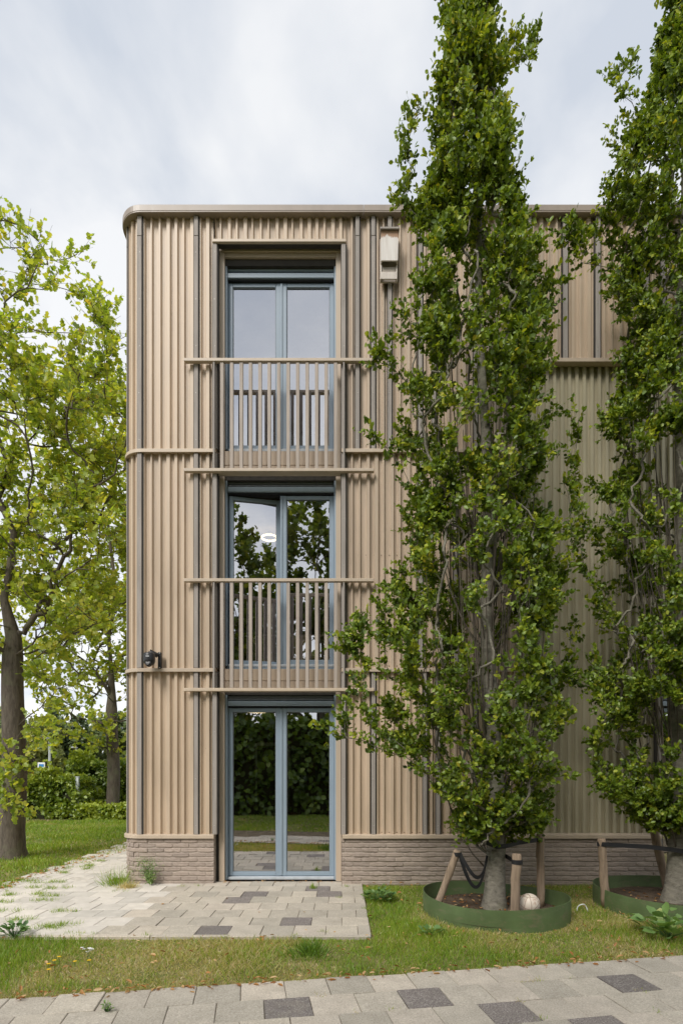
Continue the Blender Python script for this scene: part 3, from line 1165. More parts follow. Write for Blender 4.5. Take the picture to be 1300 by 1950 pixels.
def tree_object(name, label, cat, base, rad_pow, r_trunk, grown, leaves, bark_m, leaf_m, group=None, sides=7, trunk_sides=14, minr=.004, twr=.003, flare=1.0, kr=.0045, rmax=.03, tpow=.75, fork_h=None):
    nodes, par, chains, w = grown
    lv, lf, lt, tw = leaves
    root = empty(name, base, label, cat, group)
    b = np.array(base)
    rad = np.clip(kr * w ** .5, minr, rmax)
    # trunk taper and root flare
    h = nodes[:, 2] - b[2]
    tr = np.array(chains[0])
    top_h = h[tr].max()
    rad[tr] = np.maximum(r_trunk * np.clip(1 - h[tr] / (top_h * 1.02), 0, 1) ** tpow, rad[tr] * 0 + minr * 1.5)
    if fork_h:
        rad[tr] *= np.where(h[tr] > fork_h, .42, np.where(h[tr] > fork_h * .92, .8, 1.0))
    rad = rad * (1 + flare * .5 * np.exp(-np.maximum(h, 0) / .12))
    v1, f1 = fast_tubes(chains[:1], nodes - b, rad, trunk_sides)
    link('trunk', np_mesh('trunk', v1, f1), bark_m, root).data.polygons.foreach_set('use_smooth', np.ones(len(f1), bool))
    v2, f2 = fast_tubes(chains[1:], nodes - b, rad, sides)
    vt_, ft_ = twig_tubes(tw - b, twr)
    f2 = np.concatenate([f2, ft_ + len(v2)]); v2 = np.concatenate([v2, vt_])
    br = link('branches', np_mesh('branches', v2, f2), bark_m, root)
    br.data.polygons.foreach_set('use_smooth', np.ones(len(f2), bool))
    tag(br, kind='stuff')
    cr_ = link('crown', np_mesh('crown', lv - b, lf, lt), leaf_m, root)
    tag(cr_, kind='stuff')
    return root


# ---- the two columnar trees in front of the facade
def column_tree(seed, bx, by, prof, lean, label, extra, height, r_trunk, ypatch, n_t, name='columnar_tree'):
    """prof: list of (z, left half width, right half width)"""
    rnd = np.random.default_rng(seed)
    zs = np.array([p[0] for p in prof]); lw = np.array([p[1] for p in prof]); rw = np.array([p[2] for p in prof])
    cxz = lambda z: bx + lean * np.clip((z - 1) / 9, 0, 2)
    trunk = []
    for z in np.concatenate([np.arange(-.05, .5, .1), np.arange(.5, height - .5, .22)]):
        trunk.append((cxz(z) + .02 * math.sin(z * 1.7), by + .02 * math.cos(z * 2.1), z))
    T = []
    for i in range(n_t):
        z = prof[0][0] + .25 + (height - prof[0][0] - .25) * rnd.random() ** .95
        a = rnd.uniform(0, 2 * math.pi)
        q = rnd.uniform(.35, 1.0) ** .6
        q *= rnd.choice([.82, .95, 1.0])
        l, r = np.interp(z, zs, lw), np.interp(z, zs, rw)
        hw = r if math.cos(a) > 0 else l
        dep = min((l + r) / 2, .95)
        T.append((cxz(z) + math.cos(a) * q * hw, by + math.sin(a) * q * dep, z))
    T += extra
    stems = []
    for i in range(70):
        a = rnd.uniform(0, 2 * math.pi); z0 = rnd.uniform(.9, 4.5); q = rnd.uniform(.12, .7)
        l, r = np.interp(z0 + 1, zs, lw), np.interp(z0 + 1, zs, rw)
        hw = r if math.cos(a) > 0 else l
        x0, y0 = cxz(z0) + math.cos(a) * q * hw, by + math.sin(a) * q * .7
        ln = rnd.uniform(1.0, 2.6)
        p0 = np.array([cxz(z0) + (x0 - cxz(z0)) * .15, by + (y0 - by) * .15, z0 - .5]); p2 = np.array([x0 + (x0 - cxz(z0)) * .12, y0, z0 + ln]); p1 = np.array([x0, y0, z0])
        stems.append(np.array([(1 - t) ** 2 * p0 + 2 * t * (1 - t) * p1 + t * t * p2 for t in np.linspace(0, 1, 10)]))
    for i in range(46):
        a = rnd.uniform(0, 2 * math.pi); q = rnd.uniform(.12, .5)
        T.append((bx + math.cos(a) * q, by + math.sin(a) * q, rnd.uniform(.62, .75) + q * rnd.uniform(.6, 1.6)))
    T.sort(key=lambda t: t[2] + .9 * math.hypot(t[0] - bx, t[1] - by))
    g = grow(trunk, T, rnd, upright=.55, step=.15, bend=.07, minz=.42)
    cen = lambda p: np.stack([cxz(p[:, 2]), np.full(len(p), by), p[:, 2]], 1)
    lv = foliage(g[0], g[1], g[3], rnd, cen, 5, (.05, .20), (8, 12), (.030, .060), maxw=6, updir=.35, flat=.45, yellow=.012, ypatch=ypatch, tone_mu=.52)
    tree = tree_object(name, label, 'tree', (bx, by, 0), .42, r_trunk, g, lv, M_BARK1, M_HORN, 'columnar trees in front of the facade', sides=5, minr=.0035, twr=.0018, kr=.0030, rmax=.014, tpow=1.05)
    sb = MB()
    for st in stems:
        sb.tube([tuple(p - np.array([bx, by, 0])) for p in st], list(np.linspace(.009, .003, 10)), 5)
    tag(sb.build('upright_stems', M_BARK2, tree, True), kind='stuff')
    return tree


def prof_from(pix, bxp, depth, lean_fn):
    out = []
    for (py, l, r) in pix:
        z = CH + (CY - py) * depth / F
        out.append((z, l, r))
    return out


D1 = 5.89
BX1, BY1 = (941 - CX) * D1 / F, D1 - CD
pix1 = [(1650, 895, 1000), (1600, 862, 1035), (1500, 780, 1066), (1400, 722, 1082), (1300, 698, 1088), (1200, 682, 1088), (1100, 730, 1084), (1000, 755, 1072), (900, 745, 1052),
        (800, 730, 1050), (700, 735, 1045), (600, 745, 1045), (500, 785, 1020), (400, 775, 990), (300, 790, 970), (200, 818, 962), (100, 834, 968), (0, 846, 942), (-80, 860, 935), (-160, 885, 915)]
LEAN1 = -.24
k1 = D1 / F
prof1 = []
for py, l, r in pix1:
    z = CH + (CY - py) * k1
    c = BX1 + LEAN1 * min(max((z - 1) / 9, 0), 2)
    prof1.append((z, c - (l - CX) * k1 - .09, (r - CX) * k1 - c - .09))
ex1 = []
for px, py, dy in ((655, 1225, -.35), (668, 1240, -.3), (690, 1215, -.4), (700, 1260, -.35), (625, 1395, -.55), (660, 1350, -.5), (690, 1330, -.45), (720, 1390, -.4), (712, 830, -.3), (722, 690, -.2), (735, 660, -.25), (1055, 540, -.1),
                   (1040, 600, -.1), (1012, 65, 0), (1000, 110, 0), (975, 70, 0), (800, 215, 0), (778, 265, 0), (760, 385, 0), (785, 330, 0), (1075, 925, 0), (1085, 1010, 0), (1050, 790, 0), (780, 640, -.2), (690, 1180, -.35), (730, 1160, -.3), (765, 1145, -.3), (1085, 1200, 0), (1085, 1290, 0)):
    yy = BY1 + dy
    ex1.append((PX(px, yy), yy, PZ(py, yy)))
yp1 = [((PX(800, -1.9), -1.9, PZ(1030, -1.9)), .32, .3), ((PX(850, -1.9), -1.9, PZ(780, -1.9)), .35, .25), ((PX(900, -1.6), -1.6, PZ(150, -1.6)), .6, .18), ((PX(840, -1.9), -1.9, PZ(1080, -1.9)), .3, .25), ((PX(935, -2.1), -2.1, PZ(870, -2.1)), .3, .3), ((PX(900, -2.1), -2.1, PZ(1520, -2.1)), .35, .2)]
column_tree(11, BX1, BY1, prof1, LEAN1, 'tall columnar green tree standing whole in view before the facade, beside the ball', ex1, PZ(-150, BY1), .105, yp1, 920)

D2 = 6.19
BX2, BY2 = 3.78, D2 - CD
k2 = D2 / F
pix2 = [(1600, 1235), (1550, 1195), (1500, 1135), (1400, 1120), (1300, 1118), (1200, 1115), (1100, 1122), (1000, 1125), (900, 1125), (800, 1128), (700, 1165), (600, 1165), (500, 1148), (430, 1120), (350, 1145), (270, 1178), (180, 1218), (100, 1240), (0, 1257), (-100, 1270), (-180, 1280)]
prof2 = []
for py, l in pix2:
    z = CH + (CY - py) * k2
    hw = BX2 - (l - CX) * k2 - .12
    prof2.append((z, max(hw, .05), max(hw, .05)))
ex2 = []
for px, py, dy in ((1078, 440, -.2), (1095, 455, -.2), (1125, 450, -.2), (1105, 500, -.15), (1180, 160, 0), (1205, 120, 0), (1170, 265, 0), (1100, 800, -.1), (1095, 900, 0), (1110, 1000, 0), (1105, 1045, 0), (1135, 1320, -.3), (1140, 1400, -.4), (1160, 1340, -.4), (1135, 1150, -.2), (1135, 1260, -.3), (1140, 1450, -.3), (1150, 1500, -.35), (1170, 1520, -.3), (1190, 1470, -.4)):
    yy = BY2 + dy
    ex2.append((PX(px, yy), yy, PZ(py, yy)))
column_tree(23, BX2, BY2, prof2, .05, 'columnar green tree cut off by the edge of the picture, its crown darker low down', ex2, PZ(-170, BY2), .135, [], 900)

# ---- broad-leaved trees on the lawn
def broad_tree(seed, base, fork, tops, blobs, n_t, label, r_trunk, name='broadleaf_tree', leaf=(.09, .14), per=2, leaf_n=(3, 5), group='broad-leaved trees beside the building', mat=None, lobed=True, low=(), limit=None, tone_mu=.5, yellow=.03, maxw=2, step=.28, kr=.0085):
    rnd = np.random.default_rng(seed)
    base = np.array(base, float)
    trunk = [base + np.array([0, 0, -.05])]
    fk = np.array(fork, float)
    for t in np.linspace(.04, 1, 12):
        trunk.append(base + (fk - base) * t + np.array([.04 * math.sin(5 * t), .03 * math.cos(4 * t), 0]) * min(1, t * 3))
    for t in np.linspace(0.12, 1, 9):
        trunk.append(fk + (np.array(tops[0]) - fk) * t + np.append(rnd.normal(0, .10, 2), 0))
    T = [tuple(t) for t in tops[1:]]
    R = []
    wts = np.array([b[1] * b[2] * b[3] for b in blobs]); wts = wts / wts.sum()
    while len(R) < n_t:
        b = blobs[rnd.choice(len(blobs), p=wts)]
        p = rnd.normal(0, 1, 3); p = p / np.linalg.norm(p) * rnd.random() ** .4
        q = np.array(b[0]) + p * np.array(b[1:4])
        if limit and not limit(q): continue
        R.append(tuple(q))
    R.sort(key=lambda q: np.linalg.norm(np.array(q) - fk))
    g = grow(trunk, T + R + [tuple(q) for q in low], rnd, upright=0.0, step=step, bend=.10, minz=base[2] + (fk - base)[2] * .55)
    cen = lambda p: np.stack([np.full(len(p), base[0]), np.full(len(p), base[1]), p[:, 2] * .7 + fk[2] * .3], 1)
    lv = foliage(g[0], g[1], g[3], rnd, cen, per, (.15, .5), leaf_n, leaf, maxw=maxw, updir=.0, flat=.7, yellow=yellow, lobed=lobed, tone_mu=tone_mu)
    return tree_object(name, label, 'tree', tuple(base), .45, r_trunk, g, lv, M_BARK2, mat or M_LIME, group, sides=6, minr=.006, twr=.004, kr=kr, rmax=r_trunk * .62, tpow=.55, fork_h=fk[2] - base[2])


def at(px, py, y):
    return tuple(W(px, py, y))


yA = 2.3
baseA = (PX(20, yA), yA, 0)
topsA = [at(-20, 640, yA + .3), at(50, 1196, yA), at(92, 1149, yA - .1), at(122, 1060, yA - .2), at(149, 979, yA - .2), at(191, 922, yA - .3), at(245, 809, yA - .4), at(60, 1120, yA + .2), at(30, 1000, yA + .2), at(14, 887, yA + .1), at(55, 840, yA), at(92, 802, yA - .1), at(135, 774, yA - .2),
         at(-30, 1120, yA), at(-60, 950, yA), at(-30, 760, yA), at(0, 650, yA), at(35, 554, yA), at(92, 503, yA + .1), at(64, 632, yA + .2), at(134, 634, yA + .2), at(60, 690, yA + .4), at(126, 551, yA + .4), at(-120, 900, yA), at(-170, 700, yA - .5), at(-60, 520, yA + .4), at(40, 430, yA), at(170, 1085, yA - .5), at(200, 1160, yA - .4), at(160, 860, yA + .5)]
limA = lambda q: q[0] < -3.15 - .2 * max(0, 1.0 - q[1]) and q[2] < 1.51 + (1465 - (330 if (650 + q[0] * F / (CD + q[1])) < 40 else 470)) * (CD + q[1]) / F
blA = [((baseA[0] - .6, yA, 8.3), 3.0, 2.4, 3.3), ((baseA[0] + 1.2, yA, 6.6), 1.6, 1.9, 3.0), ((baseA[0] + .6, yA - .2, 4.8), 2.3, 1.9, 1.3), ((baseA[0] - 1.2, yA, 5.5), 2, 2, 2)]
lowA = [at(90, 1330, yA - .5), at(140, 1300, yA - .2), at(60, 1280, yA - .5), at(170, 1230, yA - .4), at(110, 1240, yA), at(10, 1420, yA - .35), at(45, 1440, yA - .4), at(20, 1510, yA - .4), at(40, 1530, yA - .42), at(12, 1470, yA - .4), at(60, 1400, yA - .3)]
broad_tree(5, baseA, at(32, 1215, yA), topsA, blA, 420, 'large broad-leaved tree with thick brown trunk on the lawn at the picture edge', .21, limit=limA, low=lowA, per=5, leaf_n=(3, 5), leaf=(.06, .10), step=.24, tone_mu=.6, kr=.0062)
yB = 10.6
baseB = (PX(214, yB), yB, 0)
topsB = [at(212, 800, yB), at(130, 1060, yB - .5), at(165, 965, yB + .5), at(218, 845, yB), at(90, 1150, yB), at(280, 1000, yB), at(150, 1250, yB - 1), at(170, 700, yB), at(240, 640, yB), at(100, 900, yB + 1)]
blB = [((baseB[0] - .4, yB, 10.0), 3.4, 2.6, 5.0), ((baseB[0] - 1.0, yB - .3, 5.8), 3.0, 2.4, 2.2), ((baseB[0] + .8, yB, 5.5), 2, 2, 2.2), ((baseB[0] - 1.3, yB - .5, 4.4), 1.7, 1.5, 1.0), ((baseB[0] - 1.2, yB - .8, 3.1), 2.0, 1.3, .9), ((baseB[0] + .3, yB - .6, 2.6), .8, .8, .9)]
broad_tree(9, baseB, at(216, 1330, yB), topsB, blB, 560, 'slimmer broad-leaved tree growing out of the low shrubs near the building corner', .21, per=3, leaf_n=(3, 6), leaf=(.085, .14), step=.34, tone_mu=.66, kr=.0075)

# trees across the pavement: only their mirror image in the glass shows
yC = -12.6
blC = [((-1.4, yC, 8.4), 4.2, 2.6, 3.6), ((-3.2, yC, 6.0), 2.8, 2.2, 2.6), ((1.2, yC - .5, 6.0), 2.8, 2.2, 2.6), ((-1.5, yC - .5, 4.0), 3.8, 2, 1.5)]
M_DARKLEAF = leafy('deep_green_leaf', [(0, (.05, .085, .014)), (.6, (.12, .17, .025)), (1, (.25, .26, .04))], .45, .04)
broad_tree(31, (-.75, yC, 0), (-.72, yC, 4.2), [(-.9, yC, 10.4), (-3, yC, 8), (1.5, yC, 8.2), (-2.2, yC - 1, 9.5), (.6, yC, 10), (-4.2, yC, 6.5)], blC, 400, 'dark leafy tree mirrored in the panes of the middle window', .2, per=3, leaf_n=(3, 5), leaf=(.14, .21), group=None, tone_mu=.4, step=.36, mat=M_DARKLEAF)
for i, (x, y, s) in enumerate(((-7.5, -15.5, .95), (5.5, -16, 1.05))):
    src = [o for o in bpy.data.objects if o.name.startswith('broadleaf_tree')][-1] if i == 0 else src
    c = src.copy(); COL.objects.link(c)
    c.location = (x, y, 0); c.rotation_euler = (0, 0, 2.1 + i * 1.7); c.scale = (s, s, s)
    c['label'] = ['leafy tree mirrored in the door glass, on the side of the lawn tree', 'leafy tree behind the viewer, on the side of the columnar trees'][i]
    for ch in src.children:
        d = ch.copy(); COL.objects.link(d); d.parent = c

# ---- hedges: leaf shells over a dark twiggy core
def hedge(name, label, cx, cy, sx, sy, h, n, seed, mat, size=(.07, .12), parent=None, lump=.16, rot=0.0, tone_mu=.45, kind=None):
    rnd = np.random.default_rng(seed)
    root = empty(name, (cx, cy, 0), label, 'hedge', None)
    root.rotation_euler = (0, 0, rot)
    u, v = rnd.uniform(-1, 1, n), rnd.uniform(-1, 1, n)
    face = rnd.integers(0, 10, n)
    p = np.zeros((n, 3))
    # front, back, top, ends
    fr = face < 5
    tp = (face >= 5) & (face < 8)
    en = face >= 8
    p[fr] = np.stack([u[fr] * sx / 2, np.full(fr.sum(), -sy / 2), (v[fr] * .5 + .5) * h], 1)
    p[tp] = np.stack([u[tp] * sx / 2, v[tp] * sy / 2, np.full(tp.sum(), h)], 1)
    p[en] = np.stack([np.where(u[en] > 0, sx / 2, -sx / 2), v[en] * sy / 2, (rnd.random(en.sum())) * h], 1)
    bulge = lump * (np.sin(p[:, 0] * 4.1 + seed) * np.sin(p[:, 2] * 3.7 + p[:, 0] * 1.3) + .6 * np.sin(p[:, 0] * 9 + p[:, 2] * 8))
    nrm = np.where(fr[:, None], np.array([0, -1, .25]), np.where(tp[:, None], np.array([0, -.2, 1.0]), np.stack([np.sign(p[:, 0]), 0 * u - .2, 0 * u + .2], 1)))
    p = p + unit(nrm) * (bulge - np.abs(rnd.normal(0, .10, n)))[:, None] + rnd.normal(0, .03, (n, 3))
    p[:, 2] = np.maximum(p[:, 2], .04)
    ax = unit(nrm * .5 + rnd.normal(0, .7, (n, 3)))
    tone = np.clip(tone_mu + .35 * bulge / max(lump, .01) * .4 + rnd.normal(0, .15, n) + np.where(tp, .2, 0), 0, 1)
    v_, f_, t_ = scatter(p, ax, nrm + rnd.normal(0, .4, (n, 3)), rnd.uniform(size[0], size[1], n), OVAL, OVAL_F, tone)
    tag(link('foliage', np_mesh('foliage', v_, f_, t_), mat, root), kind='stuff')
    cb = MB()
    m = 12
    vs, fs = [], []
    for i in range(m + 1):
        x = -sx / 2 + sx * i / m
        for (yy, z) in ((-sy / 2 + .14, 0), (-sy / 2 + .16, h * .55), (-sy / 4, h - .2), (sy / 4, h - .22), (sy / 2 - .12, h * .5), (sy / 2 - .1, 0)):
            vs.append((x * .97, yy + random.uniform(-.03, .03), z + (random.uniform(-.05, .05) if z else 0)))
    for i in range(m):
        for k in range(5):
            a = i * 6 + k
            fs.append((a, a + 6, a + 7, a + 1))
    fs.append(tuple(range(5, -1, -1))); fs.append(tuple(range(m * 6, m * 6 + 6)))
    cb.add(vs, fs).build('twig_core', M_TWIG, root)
    return root


hx0, hx1 = PX(-60, 9.6), PX(148, 9.6)
hedge('hedge', 'clipped green hedge between the thick trunk and the grey metal post', (hx0 + hx1) / 2, 10.3, hx1 - hx0, 1.3, 1.24, 12000, 3, M_HEDGE, (.08, .15), lump=.2, tone_mu=.6)
hx0, hx1 = PX(130, 12.3), PX(300, 12.3)
hedge('hedge', 'taller dark hedge behind the slim tree trunk', (hx0 + hx1) / 2, 13.0, hx1 - hx0, 1.4, 1.75, 11000, 4, M_HEDGE, (.09, .16), lump=.26, tone_mu=.5)
hx0, hx1 = PX(150, 9.6), PX(300, 9.6)
hh = hedge('low_shrub', 'low light green shrub bed at the foot of the slim tree', (hx0 + hx1) / 2, 10.0, hx1 - hx0, 1.3, .40, 3800, 6, M_HEDGE, (.08, .14), lump=.08, tone_mu=.85)
hh['category'] = 'shrub'

# grey post, lamp posts and the blue sign beyond the hedge
yP = 9.7
p0 = W(148, 1480, yP)
po = empty('metal_post', (p0.x, yP, 0), 'short light grey metal post standing between the two hedges', 'post')
MB().box(-.05, .05, -.04, .04, 0, p0.z, .008).build('post', M_SILL, po)
MB().box(-.056, .056, -.046, .046, p0.z, p0.z + .02, .006).build('cap', M_SILL, po)
M_POLE = plain('galvanised_steel', (0.45, 0.48, 0.50), 0.45, 0.3)
for px, py, y, r, lb in ((95, 1408, 24, .075, 'grey lamp post behind the hedge, beside the blue sign'), (145, 1425, 32, .07, 'thin distant grey lamp post over the taller hedge')):
    q = W(px, py, y)
    lp = empty('lamp_post', (q.x, y, 0), lb, 'lamp post', 'lamp posts beyond the hedges')
    MB().tube([(0, 0, 0), (0, 0, 1.0), (0, 0, 1.02), (0, 0, q.z)], [r * 1.3, r * 1.3, r, r * .8], 10).build('pole', M_POLE, lp)
    MB().box(-.11, .11, -.55, .08, q.z, q.z + .09, .03).build('lamp_head', M_POLE, lp)
yS = 20.0
q0, q1 = W(72, 1478, yS), W(86, 1452, yS)
sg = empty('road_sign', ((q0.x + q1.x) / 2, yS, 0), 'small white and blue rectangular sign showing above the hedge', 'sign')
hw = (q1.x - q0.x) / 2
M_WHITE = plain('sign_white', (0.75, 0.77, 0.78), 0.4)
M_SBLUE = plain('sign_blue', (0.03, 0.20, 0.50), 0.4)
MB().tube([(0, .06, 0), (0, .06, q1.z)], .03, 8).build('pole', M_POLE, sg)
MB().box(-hw, hw, 0, .03, q0.z, q1.z, .008).build('board', M_WHITE, sg)
hz = q1.z - q0.z
MB().box(-hw * .62, hw * .72, -.012, -.001, q0.z + hz * .48, q0.z + hz * .88, .004).build('blue_panel', M_SBLUE, sg)
MB().box(-hw * .72, hw * .62, -.012, -.001, q0.z + hz * .24, q0.z + hz * .42, .004).build('blue_strip', M_SBLUE, sg)
MB().box(hw * .2, hw * .8, -.012, -.001, q0.z + hz * .06, q0.z + hz * .18, .004).build('green_strip', plain('sign_green', (.1, .4, .2), .4), sg)

# far trees
def far_tree(seed, px, y, ztop, rx, label, mu, cone=False):
    b = (PX(px, y), y, 0)
    if cone:
        bl = [((b[0], y, ztop * .38), rx, rx, ztop * .3), ((b[0], y, ztop * .7), rx * .55, rx * .55, ztop * .3)]
    else:
        bl = [((b[0], y, ztop * .62), rx, rx, ztop * .38), ((b[0] + rx * .4, y, ztop * .45), rx * .7, rx * .7, ztop * .28)]
    broad_tree(seed, b, (b[0], y, ztop * .3), [(b[0], y, ztop * .92)], bl, 110, label, .2, name='distant_tree', leaf=(.24, .44), per=3, leaf_n=(3, 5), group='far trees beyond the hedges', mat=M_FAR, lobed=False, tone_mu=mu, step=.6)


far_tree(41, 118, 36, 6.6, 2.0, 'dark blue-green distant tree right behind the lamp posts', .25)
far_tree(42, 62, 33, 5.2, 2.2, 'yellow-green distant tree behind the blue sign', .85)
far_tree(43, 185, 40, 5.5, 3.0, 'mid green distant tree over the taller hedge', .55)
far_tree(44, 5, 38, 6.5, 2.6, 'distant tree half hidden by the thick brown trunk', .5)
far_tree(45, 235, 37, 6.0, 2.6, 'distant tree beside the building corner', .45)
hedge('hedge', 'dark hedge across the pavement, mirrored in the door glass', -1, -11.2, 26, 1.4, 3.1, 18000, 21, M_HEDGE, (.17, .28), lump=.2, tone_mu=.2, rot=math.pi)
hedge('distant_hedge', 'long far hedge closing the view beyond the lamp posts', -24, 44, 30, 2, 2.6, 5000, 14, M_FAR, (.3, .5), lump=.3)

# ---- mulch strip under the hedge
ms = []
for i, px in enumerate(np.linspace(20, 190, 16)):
    ms.append(px)
vs = []
for px in ms:
    x0, y0 = PX(px, 8.6), 8.6 + .9 * (px / 190.0) + random.uniform(-.1, .1)
    vs += [(x0, y0, -.018), (x0, 11.0, -.018)]
tag(MB().add(vs, [(2 * i, 2 * i + 2, 2 * i + 3, 2 * i + 1) for i in range(len(ms) - 1)]).build('mulch_bed', M_MULCH), kind='structure')

# ---- tree surrounds: bent green plastic sheet
def tree_ring(cx, cy, r, label, seed, wob=.045, h=.19):
    rnd = random.Random(seed)
    n = 120
    vs, fs = [], []
    for k in range(n):
        a = 2 * math.pi * k / n
        rr = r * (1 + wob * math.cos(2 * a + .6 + seed) + wob * .5 * math.cos(3 * a + seed))
        hh_ = h + .028 * math.sin(a + 2.4) * 0 + .014 * math.cos(2 * a + 1.1) - .022 * max(0, math.sin(a))
        for (dr, z) in ((0, -.03), (.004, hh_ * .5), (.002, hh_), (-.004, hh_), (-.002, hh_ * .5), (-.006, -.03)):
            vs.append((math.cos(a) * (rr + dr), math.sin(a) * (rr + dr), z))
    for k in range(n):
        for j in range(5):
            a, b = k * 6 + j, ((k + 1) % n) * 6 + j
            fs.append((a, b, b + 1, a + 1))
    o = MB().add(vs, fs).build('tree_surround', M_GREENRING, None, False, (cx, cy, 0))
    tag(o, label, 'planter', 'green tree surrounds')
    s = MB()
    vs = [(0, 0, .03)] + [(math.cos(2 * math.pi * k / 40) * r * .985, math.sin(2 * math.pi * k / 40) * r * .985, .02) for k in range(40)]
    s.add(vs, [(0, 1 + k, 1 + (k + 1) % 40) for k in range(40)])
    tag(s.build('mulch', M_MULCH, None, False, (cx, cy, 0)), kind='stuff')
    return o


nt_ = M_GREENRING.node_tree; b_ = nt_.nodes['Principled BSDF']
src_ = b_.inputs['Base Color'].links[0].from_socket
mud = noise(nt_, mapped(nt_, (5, 5, 9)), 1.6, 6, .7, .4)
c_ = mixc(nt_, ramp(nt_, mud, [(.52, (0, 0, 0)), (.68, (.55, .55, .55))]), src_, (.20, .165, .11))
scf = noise(nt_, mapped(nt_, (3, 3, 60)), 1.5, 5, .7)
c_ = mixc(nt_, ramp(nt_, scf, [(.62, (0, 0, 0)), (.72, (.45, .45, .45))]), c_, (.22, .28, .17))
nt_.links.new(c_, b_.inputs['Base Color'])
RX1, RY1, RR1 = PX(937, -1.40), -1.40, .735
tree_ring(RX1, RY1, RR1, 'bent green plastic surround holding the ball and the whole tree', 1)
RX2, RY2, RR2 = 3.74, -1.12, .86
tree_ring(RX2, RY2, RR2, 'green plastic surround cut off by the picture edge', 4)


def stake(p0, p1, r, label, seed):
    p0, p1 = Vector(p0), Vector(p1)
    root = empty('tree_stake', tuple(p0), label, 'stake', 'wooden tree stakes')
    rnd = random.Random(seed)
    pts, rad = [], []
    for i in range(9):
        t = i / 8
        pts.append((p1 - p0) * t + Vector((rnd.gauss(0, .003), rnd.gauss(0, .003), 0)))
        rad.append(r * (1 + rnd.gauss(0, .03)))
    top = pts[-1]
    dirn = (p1 - p0).normalized()
    pts.append(top + dirn * .012); rad.append(r * .82)
    MB().tube(pts, rad, 12).build('pole', M_STAKE, root, True)
    return root


def strap(path, w, label, cat='strap', twist=0.0, group='black tree straps'):
    """flat black webbing along a path, with thickness"""
    vs, fs = [], []
    P = [Vector(p) for p in path]
    n = len(P)
    for i, p in enumerate(P):
        t = (P[min(i + 1, n - 1)] - P[max(i - 1, 0)]).normalized()
        up = Vector((0, 0, 1)) - t * t.z
        up = up.normalized() if up.length > .2 else t.orthogonal().normalized()
        q = t.cross(up)
        for a, b in ((-.5, -1), (.5, -1), (.5, 1), (-.5, 1)):
            vs.append(p + up * (a * w) + q * (b * .0022))
    for i in range(n - 1):
        for k in range(4):
            a, b = i * 4 + k, i * 4 + (k + 1) % 4
            fs.append((a, b, b + 4, a + 4))
    fs += [(3, 2, 1, 0), tuple(range((n - 1) * 4, n * 4))]
    o = MB().add(vs, fs).build('tree_strap', M_STRAP)
    return tag(o, label, cat, group)


def around(cx, cy, r, z, a0, a1, n=14):
    return [(cx + r * math.cos(a0 + (a1 - a0) * i / n), cy + r * math.sin(a0 + (a1 - a0) * i / n), z) for i in range(n + 1)]


sA0, sA1 = (.965, -1.55, .0), (PX(870, -1.55), -1.55, PZ(1621, -1.55))
stake(sA0, sA1, .037, 'round wooden stake leaning inwards in the fully visible surround, with a slack strap', 1)
yy = -1.76
sB1 = (PX(984, yy), yy, PZ(1628, yy))
stake((PX(979, yy), yy, 0), sB1, .047, 'upright pale wooden stake in front of the tree, right beside the ball', 2)
yy = -1.30
sC1 = (PX(1028, yy), yy, PZ(1590, yy))
stake((PX(1028.5, yy), yy, 0), sC1, .042, 'tall brown wooden stake behind the ball', 3)
yy = -1.22
sD1 = (PX(1144, yy), yy, PZ(1599, yy))
stake((PX(1152, yy), yy, 0), sD1, .045, 'slightly tilted wooden stake at the near end of the cut-off surround', 4)
yy = -.55
sE1 = (PX(1243, yy), yy, PZ(1575, yy))
stake((PX(1272, yy), yy, 0), sE1, .05, 'orange-brown wooden stake leaning behind the cut-off tree trunk', 5)
# straps
tx, ty = BX1, BY1
strap([(sB1[0] - .049, sB1[1] + .03, PZ(1641, -1.76))] + around(sB1[0], sB1[1], .051, PZ(1641, -1.76), math.pi * .8, math.pi * 2.25) + [((sB1[0] + tx) / 2 + .06, (sB1[1] + ty) / 2, PZ(1637, -1.6)), (tx + .11, ty - .03, PZ(1632, -1.5)), (tx + .02, ty + .13, PZ(1630, -1.4))], .045, 'black strap wrapped round the stake by the ball')
strap([(sC1[0] + .045, sC1[1], sC1[2] - .05), (sC1[0], sC1[1] - .046, sC1[2] - .05), (sC1[0] - .05, sC1[1] - .03, sC1[2] - .05), ((sC1[0] + tx) / 2, (sC1[1] + ty) / 2 - .05, sC1[2] - .07), (tx + .12, ty - .08, sC1[2] - .09), (tx, ty - .12, sC1[2] - .10), (tx - .13, ty - .06, sC1[2] - .05), (tx - .16, ty + .05, sC1[2] - .02)], .045, 'black strap from the tall stake to the trunk')
for j, (dz, e) in enumerate(((-.33, .0), (-.27, .02))):
    pa = Vector((sA1[0] + .02, sA1[1] - .03, sA1[2] - .03)); pb = Vector((tx - .09, ty - .04, .50 - .06 * j + .1))
    pth = []
    for i in range(15):
        t = i / 14
        p = pa.lerp(pb, t)
        p.z += 4 * t * (1 - t) * (dz + .10 * j) + .02 * math.sin(6 * t + j)
        p.y += -.05 * math.sin(math.pi * t) * (1 + j)
        pth.append(p)
    strap(pth, .035, ['slack black strap hanging lowest from the leaning stake', 'slack black strap loop hanging just above the lowest one'][j])
strap(around(sA1[0], sA1[1], .041, sA1[2] - .03, 0, math.pi * 1.9), .04, 'black strap band round the top of the leaning stake')
